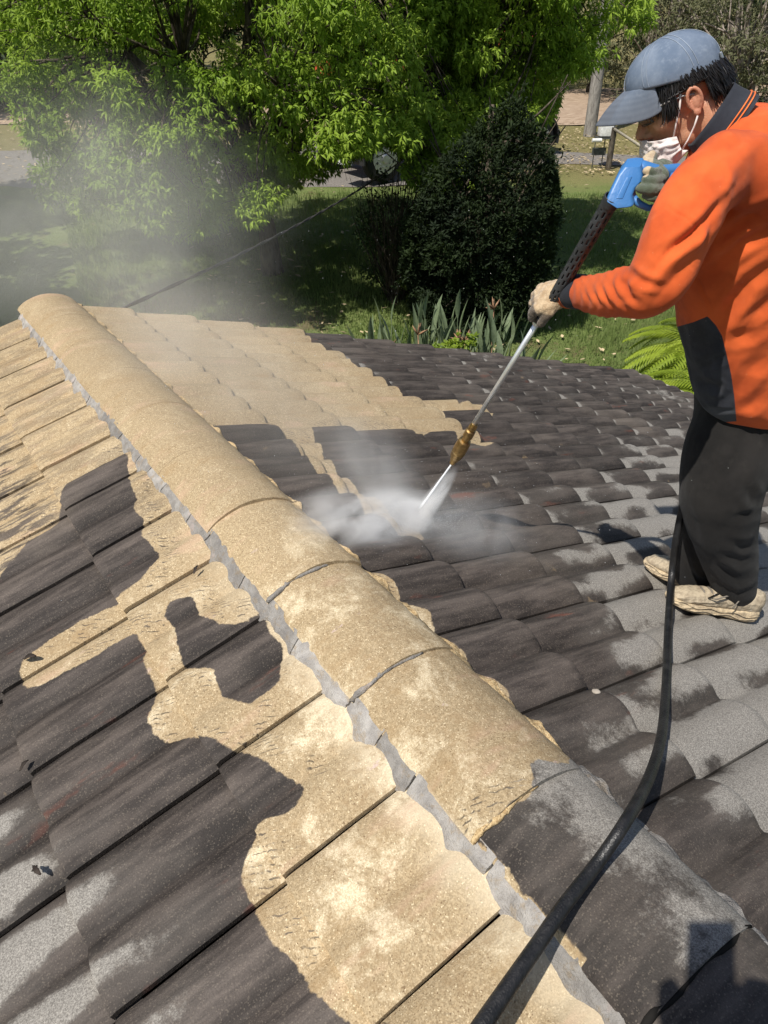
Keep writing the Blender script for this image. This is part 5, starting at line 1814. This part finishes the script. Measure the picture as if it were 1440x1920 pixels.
# left hand on the shroud
glove('glove',
      ([(1052, 548, 1.762), (1036, 556, 1.764), (1024, 566, 1.768)], [.030, .031, .027],
       [([(1046, 540, 1.77), (1024, 545, 1.775), (1014, 552, 1.78)], [.020, .019, .016]), ([(1046, 562, 1.757), (1030, 572, 1.758), (1020, 580, 1.765)], [.022, .020, .017])]),
      [([(1020, 575, 1.758), (1008, 579, 1.766), (1000, 587, 1.785), (997, 596, 1.80)], [.0145, .0135, .0125, .0105]),
       ([(1016, 562, 1.765), (1004, 566, 1.783), (1001, 574, 1.808), (1008, 583, 1.828)], [.0145, .0135, .012, .0105]),
       ([(1018, 551, 1.772), (1007, 553, 1.792), (1006, 561, 1.820), (1014, 570, 1.838)], [.014, .013, .012, .0105]),
       ([(1024, 542, 1.778), (1014, 541, 1.80), (1013, 549, 1.824), (1021, 558, 1.84)], [.0125, .0115, .0105, .0095])],
      ([(1040, 568, 1.755), (1028, 584, 1.762), (1021, 596, 1.775), (1014, 606, 1.79)], [.018, .0155, .013, .0105]),
      ([(1072, 547, 1.735), (1056, 548, 1.758)], [.031, .031]), M_GL1,
      lambda px, py, z, V: np.clip((py - 572 - (px - 1000) * .25) / 22, 0, 1) + np.clip((1006 - px) / 10, 0, .5) + .25 * vnoise(V, 60, 2))
# right hand on the gun grip
glove('glove',
      ([(1236, 318, 1.64), (1226, 326, 1.63), (1226, 342, 1.60)], [.020, .026, .024],
       [([(1222, 296, 1.63), (1211, 310, 1.60), (1208, 326, 1.58)], [.014, .0165, .015])]),
      [([(1240, 321, 1.53), (1227, 323, 1.490), (1213, 321, 1.488)], [.0095, .0095, .0085]),
       ([(1244, 337, 1.52), (1227, 339, 1.478), (1210, 337, 1.482)], [.0108, .0104, .0092]),
       ([(1246, 353, 1.52), (1227, 356, 1.478), (1201, 353, 1.482)], [.0110, .0106, .0094]),
       ([(1248, 368, 1.53), (1232, 371, 1.490), (1212, 366, 1.492)], [.0100, .0095, .0085])],
      ([(1222, 308, 1.57), (1232, 314, 1.53), (1242, 322, 1.505), (1247, 332, 1.505)], [.0125, .0115, .0105, .009]),
      ([(1258, 345, 1.605), (1240, 325, 1.585)], [.030, .028]), M_GL2,
      lambda px, py, z, V: np.clip((px - 1221 + (py - 300) * .3) / 8, 0, 1) + np.clip((py - 328) / 8, 0, 1) + .2 * vnoise(V, 60, 2))

# ---------------------------------------------------------------- washing lance
def dl(px, py):
    """depth along the straight lance"""
    t = ((px - 1165) * -.545 + (py - 365) * .838)
    return 1 / (1 / 1.50 + t / 562 * (1 / 2.28 - 1 / 1.50))
def LP(px, py): return P(px, py, dl(px, py))
lance = tag(empty('pressure_washer_lance', LP(1150, 372)), 'pressure washer lance with blue gun, slotted black shroud and brass nozzle', 'pressure washer')
M_BLUE = Mat('scuffed_blue_plastic', .42, .5)
nb_ = M_BLUE.noise(30, 5, .7)
M_BLUE.col(M_BLUE.mix(M_BLUE.math('MULTIPLY', M_BLUE.step(nb_, .55, .75), .35), (.045, .165, .40), (.09, .11, .16)))
M_BLUE.bump(M_BLUE.noise(90, 3, .6), .0008); M_BLUE = M_BLUE.m
M_STEEL = simple('bright_steel', (.78, .78, .78), .38, .5, .75, .08)
M_BRASS = simple('worn_brass', (.46, .30, .12), .34, .5, 1.0, .25, 60)
M_SHRD = simple('grey_black_plastic', (.034, .035, .038), .42, .35, var=.3)
axl = norm(LP(1015, 602) - LP(1150, 372))
wid = norm(np.cross(axl, CZ)); thk = np.cross(axl, wid)
GUN = [(1138, 369), (1150, 343), (1163, 317), (1173, 305), (1190, 303), (1204, 304), (1208, 320), (1206, 333), (1195, 345), (1189, 358), (1190, 370), (1193, 378), (1180, 381), (1160, 383)]
def prism(poly, th, name, mat, parent, dfun=LP, bev=.004):
    bm = bmesh.new()
    pts = [dfun(*q) for q in poly]
    lo = [bm.verts.new(p - thk * th) for p in pts]; hi = [bm.verts.new(p + thk * th) for p in pts]
    bm.faces.new(lo); bm.faces.new(hi[::-1])
    n = len(pts)
    for i in range(n): bm.faces.new((lo[i], hi[i], hi[(i + 1) % n], lo[(i + 1) % n]))
    bmesh.ops.recalc_face_normals(bm, faces=bm.faces[:])
    es = [e for e in bm.edges if (lo[0] in e.verts or True) and len(e.link_faces) == 2 and e.calc_face_angle(0) > .9]
    bmesh.ops.bevel(bm, geom=es, offset=bev, segments=3, affect='EDGES', profile=.5)
    m_ = MB(); m_.bm(bm)
    return m_.build(name, mat, parent, True, 30)
gd = 1.515
gun = prism(GUN, .021, 'gun_body', M_BLUE, lance, lambda x, y: P(x, y, dl(x, y) * .2 + gd * .8), .006)
prism([(1158, 362), (1178, 322), (1190, 320), (1172, 362)], .0228, 'gun_panel', M_BLUE, gun, lambda x, y: P(x, y, dl(x, y) * .2 + gd * .8), .002)
MB().tube([P(*q, gd) for q in [(1187, 372), (1198, 382), (1215, 390), (1235, 388), (1252, 372), (1262, 350), (1266, 328)]], [.0085, .0075, .0065, .0065, .007, .009, .012], 12).build('trigger_guard', M_BLUE, lance, True)
MB().caps([P(1203, 318, gd), P(1235, 322, gd), P(1272, 319, gd + .01)], [.018, .013, .013], 14).build('rear_grip', M_BLUE, lance, True)
MB().tube([P(1222, 332, 1.50), P(1226, 350, 1.50), P(1222, 366, 1.505)], .005, 8).build('trigger', M_BLK, lance, True)
# slotted shroud: real openings in a thin tube
s0, s1 = LP(1150, 370), LP(1012, 597)
SLn = np.linalg.norm(s1 - s0); nseg, nar = 180, 30; RS = .0172
V, F = [], []
for i in range(nseg + 1):
    t = i / nseg; rr_ = RS * (1.06 if t < .06 else 1.0) * (1 - .16 * t)
    for k in range(nar):
        an = 2 * pi * k / nar
        V.append(s0 + axl * SLn * t + (wid * cos(an) + thk * sin(an)) * rr_)
for i in range(nseg):
    for k in range(nar):
        row = k // 3; ph = (i + (row % 2) * 6) % 12
        slot = (k % 3 == 1) and 2 <= ph <= 8 and (i % 60) > 5 and 12 < i < 172
        if not slot:
            k2 = (k + 1) % nar
            F.append((i * nar + k, i * nar + k2, (i + 1) * nar + k2, (i + 1) * nar + k))
sh = mesh_obj('shroud', V, F, M_SHRD, lance, True)
md = sh.modifiers.new('thickness', 'SOLIDIFY'); md.thickness = .0022; md.offset = -1
MB().tube([LP(1146, 377), LP(1010, 600)], .0085, 10).build('inner_tube', M_BLK, lance, True)
MB().lathe(LP(1016, 590), LP(1008, 604), [(0, .013), (.15, .0165), (.75, .0165), (.85, .012), (1, .011)], 14).build('locking_knob', M_BLK, lance, True, 35)
MB().lathe(LP(1009, 602), LP(1005, 609), [(0, .012), (.3, .013), (1, .009)], 14).build('ferrule', M_STEEL, lance, True, 35)
MB().tube([LP(1006, 607), LP(884, 802)], .0068, 14).build('lance_tube', M_STEEL, lance, True)
MB().lathe(LP(890, 795), LP(848, 868), [(0, .009), (.05, .0125), (.10, .0125), (.11, .010), (.14, .010), (.15, .015), (.30, .0155), (.31, .0115), (.40, .0115), (.41, .018), (.46, .0205), (.55, .0215), (.64, .0215), (.65, .0200), (.67, .0200), (.68, .0215),
     (.80, .0195), (.85, .0160), (.86, .0135), (.90, .0135), (.91, .010), (1, .009)], 28).build('brass_nozzle', M_BRASS, lance, True, 25)

# ---------------------------------------------------------------- hose
hz = [P(1300, 900, 2.18), P(1283, 940, 2.22), P(1268, 1010, 2.28), P(1259, 1085, 2.33), RP(1253, 1170, 1, .055), RP(1250, 1260, 1, .050), RP(1245, 1340, 1, .060), RP(1236, 1400, 1, .085), RP(1212, 1470, 1, .110), RP(1170, 1545, 1, .120)]
def ZP(px, py, z):
    d = CR * (px - 720) / FPX + CY * (py - 960) / FPX + CZ
    return CAM + d * ((z - CAM[2]) / d[2])
hz += [ZP(1120, 1618, .085), ZP(1060, 1695, .080), ZP(1010, 1768, .075), ZP(950, 1855, .075), ZP(885, 1950, .07), ZP(820, 2050, .04), np.array([-.75, .16, -.17]), np.array([-1.4, -.1, -.38])]
hp_, hr_ = smooth_path(hz, [.0108] * 11 + [.0115, .012, .0128, .0135, .0135, .0135, .0135], 8)
def hose_mat():
    m = Mat('black_braided_rubber', .5, .45)
    w1 = m.noise(260, 3, .7)
    c = m.mix(m.step(m.noise(26, 4, .6), .4, .7), (.008, .008, .0085), (.022, .021, .021))
    m.col(c); m.rough(m.step(w1, .3, .7, .34, .62)); m.bump(m.math('ADD', w1, m.vor(260)), .0009, .6)
    return m.m
tag(MB().tube(hp_, hr_, 20).build('pressure_hose', hose_mat(), None, True), 'black rubber pressure hose trailing from the worker down the tiles and over the ridge', 'hose')

# ---------------------------------------------------------------- water jet, droplets, mist
M_WTR = Mat('white_water_jet', .25, .5)
M_WTR.col((.86, .88, .90)); M_WTR.b.inputs['Transmission Weight'].default_value = .25; M_WTR = M_WTR.m
j0, j1 = LP(849, 867), P(766, 984, 2.455)
jt = tag(empty('water_jet', j0), 'thin white jet of water shooting from the brass nozzle to the tiles', 'water jet')
MB().tube([j0 + (j1 - j0) * t for t in np.linspace(0, 1, 12)], [.0026 + .0034 * t for t in np.linspace(0, 1, 12)], 10).build('jet_core', M_WTR, jt, True)
r = np.random.default_rng(3)
def droplets(name, C, S, label):
    n = len(C)
    T = np.array([[1, 1, 1], [1, -1, -1], [-1, 1, -1], [-1, -1, 1]]) * .577
    V = (C[:, None] + T[None] * S[:, None, None]).reshape(-1, 3)
    i = np.arange(n) * 4
    F = np.concatenate([np.stack([i, i + 1, i + 2], -1), np.stack([i, i + 3, i + 1], -1), np.stack([i, i + 2, i + 3], -1), np.stack([i + 1, i + 3, i + 2], -1)])
    return tag(mesh_obj(name, V, F, M_WTR, None, True), label, 'droplets', kind='stuff')
C = []
for k in range(900):
    u = r.uniform()
    if u < .40:
        o = r.normal(0, 1, 3); o[2] = abs(o[2]); C.append(j1 + o * np.array([.13, .13, .09]) * r.uniform(.2, 2.2))
    elif u < .75:
        C.append(P(r.uniform(0, 1440), r.uniform(380, 1150), r.uniform(1.6, 3.4)))
    else:
        C.append(P(r.uniform(0, 760), r.uniform(380, 900), r.uniform(2.5, 4.5)))
n_fly = len(C)
r2 = np.random.default_rng(77)
pl = norm(P(600, 1010, 2.15) - j1); pu = norm(P(600, 880, 2.6) - j1); pr = norm(P(930, 980, 2.3) - j1)
for k in range(15000):
    u = r2.uniform(); dd = pl if u < .55 else (pu if u < .75 else pr)
    a_ = abs(r2.normal(0, 1)) * (.17 if u < .55 else .11)
    o = r2.normal(0, 1, 3) * (.012 + .22 * a_); o[2] = abs(o[2]) * .8
    q = j1 + dd * a_ + o
    if vnoise(q[None] * np.array([1, 1, 1.6]), 16, 3)[0] < -.05 + .5 * (a_ < .03) * -1: continue
    C.append(q)
for k in range(1500):
    t = r2.uniform() ** .6; C.append(j0 + (j1 - j0) * t + CR * abs(r2.normal(0, .035)) * t + r2.normal(0, .004, 3))
C = np.array(C)
sz = r.uniform(.0007, .0017, len(C)); sz[:360] *= .8; sz[n_fly:] = r.uniform(.0004, .0011, len(C) - n_fly)
droplets('water_droplets', C, sz, 'tiny white water droplets flying over the roof around the jet')

def mist(name, centre, axes, radii, dens, nscale, lo, hi, label, color=(.995, .993, .99), power=1.0, ystretch=1.0):
    bm = bmesh.new(); bmesh.ops.create_icosphere(bm, subdivisions=3, radius=1)
    me = bpy.data.meshes.new(name); bm.to_mesh(me); bm.free()
    o = bpy.data.objects.new(name, me); COL.objects.link(o)
    axes = np.asarray(axes, float)
    M = Matrix.Identity(4)
    for c_ in range(3):
        for r_ in range(3): M[r_][c_] = axes[c_][r_] * radii[c_]
        M[c_][3] = centre[c_]
    o.matrix_world = M
    m = bpy.data.materials.new(name + '_air'); m.use_nodes = True
    nt = m.node_tree; nt.nodes.clear()
    out = nt.nodes.new('ShaderNodeOutputMaterial'); v = nt.nodes.new('ShaderNodeVolumePrincipled')
    v.inputs['Color'].default_value = (*color, 1); v.inputs['Anisotropy'].default_value = .0
    tc = nt.nodes.new('ShaderNodeTexCoord'); ln = nt.nodes.new('ShaderNodeVectorMath'); ln.operation = 'LENGTH'
    nt.links.new(tc.outputs['Object'], ln.inputs[0])
    fo = nt.nodes.new('ShaderNodeMapRange'); fo.interpolation_type = 'SMOOTHSTEP'
    nt.links.new(ln.outputs['Value'], fo.inputs[0]); fo.inputs[1].default_value = 1.0; fo.inputs[2].default_value = .05
    geo = nt.nodes.new('ShaderNodeNewGeometry')
    mp_ = nt.nodes.new('ShaderNodeMapping'); nt.links.new(tc.outputs['Object'], mp_.inputs[0])
    mp_.inputs['Scale'].default_value = (radii[0] * nscale * ystretch, radii[1] * nscale, radii[2] * nscale)
    mp_.inputs['Location'].default_value = (centre[0] * 3, centre[1], 0)
    ns = nt.nodes.new('ShaderNodeTexNoise'); nt.links.new(mp_.outputs[0], ns.inputs['Vector'])
    ns.inputs['Scale'].default_value = 1; ns.inputs['Detail'].default_value = 3.5; ns.inputs['Roughness'].default_value = .55; ns.inputs['Distortion'].default_value = .6
    nr = nt.nodes.new('ShaderNodeMapRange'); nt.links.new(ns.outputs['Fac'], nr.inputs[0]); nr.inputs[1].default_value = lo; nr.inputs[2].default_value = hi
    mu = nt.nodes.new('ShaderNodeMath'); mu.operation = 'MULTIPLY'; nt.links.new(fo.outputs[0], mu.inputs[0]); nt.links.new(nr.outputs[0], mu.inputs[1])
    pw = nt.nodes.new('ShaderNodeMath'); pw.operation = 'POWER'; nt.links.new(mu.outputs[0], pw.inputs[0]); pw.inputs[1].default_value = power
    m2 = nt.nodes.new('ShaderNodeMath'); m2.operation = 'MULTIPLY'; nt.links.new(pw.outputs[0], m2.inputs[0]); m2.inputs[1].default_value = dens
    nt.links.new(m2.outputs[0], v.inputs['Density']); nt.links.new(v.outputs[0], out.inputs['Volume'])
    me.materials.append(m)
    return tag(o, label, 'mist', kind='stuff')
hit = j1
AX = np.array([[0, 1, 0], [SA_ * 0 + CA_, 0, -SA_], [SA_, 0, CA_]])
dl_ = norm(P(600, 1010, 2.15) - hit)
ax_a = np.array([dl_, norm(np.cross(UP, dl_)), norm(np.cross(dl_, np.cross(UP, dl_)))])
mist('spray_plume', hit + dl_ * .17 + UP * .05, ax_a, (.42, .20, .10), 34, 12.0, .38, .72, 'dense white spray blasting from the jet towards the ridge', power=1.2, ystretch=.45)
mist('rising_spray', hit + UP * .07 - CR * .10 + FW * .12, np.array([norm(P(590, 860, 2.6) - hit), CR, norm(np.cross(norm(P(590, 860, 2.6) - hit), CR))]), (.40, .20, .14), 5, 7, .25, .75, 'wispy spray drifting up past the sand coloured strip', ystretch=.4)
mist('spray_burst', hit + UP * .03 + CR * .01, ax_a, (.085, .075, .07), 330, 14, .3, .7, 'bright white burst of water where the jet hits the tile')
jd = norm(j1 - j0); js = norm(np.cross(jd, CZ))
mist('spray_fan', (j0 + j1) / 2 + jd * .07 + CR * .022, np.array([jd, js, np.cross(jd, js)]), (.20, .036, .03), 380, 16, .3, .7, 'narrow fan of fine spray to the right of the water jet', ystretch=.4)
mist('splash_mist', P(880, 985, 2.33), ax_a, (.30, .24, .12), 5, 8, .34, .75, 'thin mist over the dark tiles right of the jet')
d2 = norm(P(120, 380, 4.6) - P(560, 830, 2.6))
ax_c = np.array([d2, norm(np.cross(UP, d2)), norm(np.cross(d2, np.cross(UP, d2)))])
mist('drifting_mist', P(400, 700, 3.1), ax_c, (1.6, .62, .42), 1.25, 2.2, .28, .78, 'thin mist drifting from the spray over the ridge', (.97, .93, .87))
mist('far_mist', P(130, 430, 5.4), np.array([CR, FW, UP]), (1.9, 1.2, 1.25), 1.0, 1.2, .28, .72, 'pale mist hanging beyond the end of the ridge on the left', (.97, .94, .89))

# ---------------------------------------------------------------- small debris
M_DEB = simple('dead_leaf_brown', (.030, .022, .017), .8, var=.5)
def debris(px, py, L, an, lab, side=-1, lift=.034):
    c = RP(px, py, side, lift); n = NRM[side]
    a_ = np.array([0, 1.0, 0]) * cos(an) + np.cross(n, (0, 1, 0)) * sin(an); b_ = np.cross(n, a_)
    rr_ = random.Random(int(px))
    V = []; F = []
    m = 7
    for i in range(m + 1):
        t = i / m; w_ = L * .17 * sin(pi * min(1, t + .04)) ** .7 * rr_.uniform(.7, 1.3)
        cz = n * (L * .10 * sin(t * 5)) 
        for s_ in (-1, 0, 1): V.append(c + a_ * L * (t - .5) + b_ * w_ * s_ + cz + n * (.004 + (.35 * w_ if s_ else 0)))
    for i in range(m):
        for e in range(2): F.append((i * 3 + e, i * 3 + e + 1, i * 3 + e + 4, i * 3 + e + 3))
    o = mesh_obj('dead_leaf', V, F, M_DEB, None, True)
    md = o.modifiers.new('thickness', 'SOLIDIFY'); md.thickness = .0012
    return tag(o, lab, 'dead leaf')
debris(56, 1234, .045, .9, 'dark curled dead leaf just above the long washed finger shape')
debris(70, 1632, .038, .3, 'small black curled dead leaf on the worn tiles at the left edge')
debris(46, 1437, .030, 1.9, 'tiny dark leaf scrap below the long washed finger shape')
debris(368, 1070, .030, 2.2, 'small dark scrap lying on the washed tile near the ridge mortar')
M_PEB = simple('pale_pebble', (.33, .29, .24), .8)
c = RP(1118, 1297, 1, .035)
pb = MB().ell(c, np.array([CR, FW, UP]), (.011, .009, .005), 10, 7)
Vp = np.array(pb.V); Vp += (.0016 * vnoise(Vp, 120, 3))[:, None]
tag(mesh_obj('mortar_crumb', Vp, pb.F, M_PEB, None, True), 'pale flat mortar crumb on the dark tile left of the hose', 'crumb')

# ---------------------------------------------------------------- the photographer (behind the lens, casts the shadow at lower right)
M_DKC = cloth_mat('charcoal_jacket', (.03, .032, .036), (.05, .052, .058)).m
M_JNS = cloth_mat('dark_jeans', (.02, .028, .045), (.04, .05, .075)).m
up_c, rt_c, bk = -CY, CR, -CZ
ph = tag(empty('phone', CAM + bk * .012), 'black phone held up over the ridge, seen only by its shadow', 'phone')
MB().box(CAM + bk * .0085 - up_c * .055 - rt_c * .018, (.074, .150, .008), np.array([rt_c, up_c, bk]), .003).build('case', M_BLK, ph, True, 40)
MB().box(CAM + bk * .0145 - up_c * .055 - rt_c * .018, (.066, .140, .002), np.array([rt_c, up_c, bk])).build('screen', M_GLS, ph)
pc = CAM + bk * .02 - up_c * .10
fx, fy = -.80, -.42                              # feet
fzl = -abs(fx) * math.tan(SL)
mb = MB()
hd = CAM - FW * .40 + CR * .05 + UP * .08
AXI = np.array([FW, -CR, UP])
mb.ell(hd, AXI, (.098, .076, .115)); mb.ell(hd + FW * .05 - UP * .05, AXI, (.05, .055, .06)); mb.ell(hd + FW * .10 - UP * .02, AXI, (.014, .012, .018))
sh_ = np.array([fx, fy, 0]) * .5 + np.array([hd[0], hd[1], 0]) * .5
tz = hd[2] - .22
mb.caps([hd - UP * .05 - FW * .02, np.array([sh_[0], sh_[1], tz + .02])], [.055, .062], 12)
TB = [(tz - .62, .11, .15), (tz - .45, .115, .155), (tz - .25, .12, .17), (tz - .08, .115, .20), (tz, .08, .15)]
mb.loft([(np.array([sh_[0], sh_[1], z]), FW, a_, CR, b_, 2.3) for z, a_, b_ in TB])
elb = {}
for s_ in (-1, 1):
    a_ = np.array([sh_[0], sh_[1], tz - .05]) + CR * s_ * .19
    e_ = a_ + CR * s_ * .09 + FW * .10 - UP * .24
    w_ = CAM + bk * .05 - up_c * (.14) + CR * s_ * .06 - CR * .02
    elb[s_] = (a_, e_, w_)
    mb.caps([a_, e_, w_], [.055, .042, .028], 12)
    hnd = w_ + up_c * .05 - CZ * -.0
    mb.ell(w_ + up_c * .035, np.array([rt_c, up_c, bk]), (.022, .045, .032))
    for k in range(4):
        q0 = w_ + up_c * (.045 + .0 * k) + CR * s_ * .012 + up_c * (k * .016 - .02)
        mb.caps([q0, q0 + CR * s_ * .006 + CZ * .028, q0 - CR * s_ * .02 + CZ * .040], [.010, .009, .007], 8)
    mb.caps([w_ + up_c * .05, w_ + up_c * .07 - CR * s_ * .012 - CZ * -.0, w_ + up_c * .09 - CR * s_ * .02], [.013, .011, .009], 8)
    ft = np.array([fx - .0 + .10 * s_, fy + .05 * s_, 0]); ft[2] = -abs(ft[0]) * math.tan(SL) + .05
    kn = ft + UP * .45 + FW * .05; hp2 = np.array([sh_[0] + .08 * s_, sh_[1], tz - .62])
    mb.caps([hp2, kn, ft], [.085, .06, .042], 12)
    mb.caps([ft - FW * .05 - UP * .01, ft + FW * .16 - UP * .015], [.035, .03], 10)
mb.ell(CAM + bk * .05 - up_c * .135 - rt_c * .01, np.array([rt_c, up_c, bk]), (.10, .085, .04))  # extra bulk below the phone, added to fill out the shadow
mb.caps([CAM + bk * .06 - up_c * .15, CAM + bk * .12 - up_c * .30], [.06, .09], 12)
V, F = remesh(mb, .009, 5, .5)
pg = mesh_obj('person', V, F, M_SKIN, None, True, dict(red=np.zeros(len(V))), origin=(fx, fy, fzl))
tag(pg, 'photographer in a charcoal jacket, seen only by the shadow at lower right', 'person')
mb = MB()
mb.loft([(np.array([sh_[0], sh_[1], z]), FW, a_ + .02, CR, b_ + .02, 2.3) for z, a_, b_ in TB])
for s_ in (-1, 1):
    a_, e_, w_ = elb[s_]; mb.caps([a_, e_, w_ * .9 + e_ * .1], [.085, .070, .052], 14)
V, F = remesh(mb, .011, 5, .5)
mesh_obj('jacket', V, F, M_DKC, pg, True)
mb = MB()
for s_ in (-1, 1):
    ft = np.array([fx + .10 * s_, fy + .05 * s_, 0]); ft[2] = -abs(ft[0]) * math.tan(SL) + .08
    mb.caps([np.array([sh_[0] + .08 * s_, sh_[1], tz - .60]), ft + UP * .42 + FW * .05, ft], [.105, .08, .06], 14)
V, F = remesh(mb, .011, 5, .5)
mesh_obj('jeans', V, F, M_JNS, pg, True)
hm = MB().ell(hd + UP * .025 - FW * .015, AXI, (.105, .084, .105))
mesh_obj('hair', hm.V, hm.F, M_HAIR, pg, True)
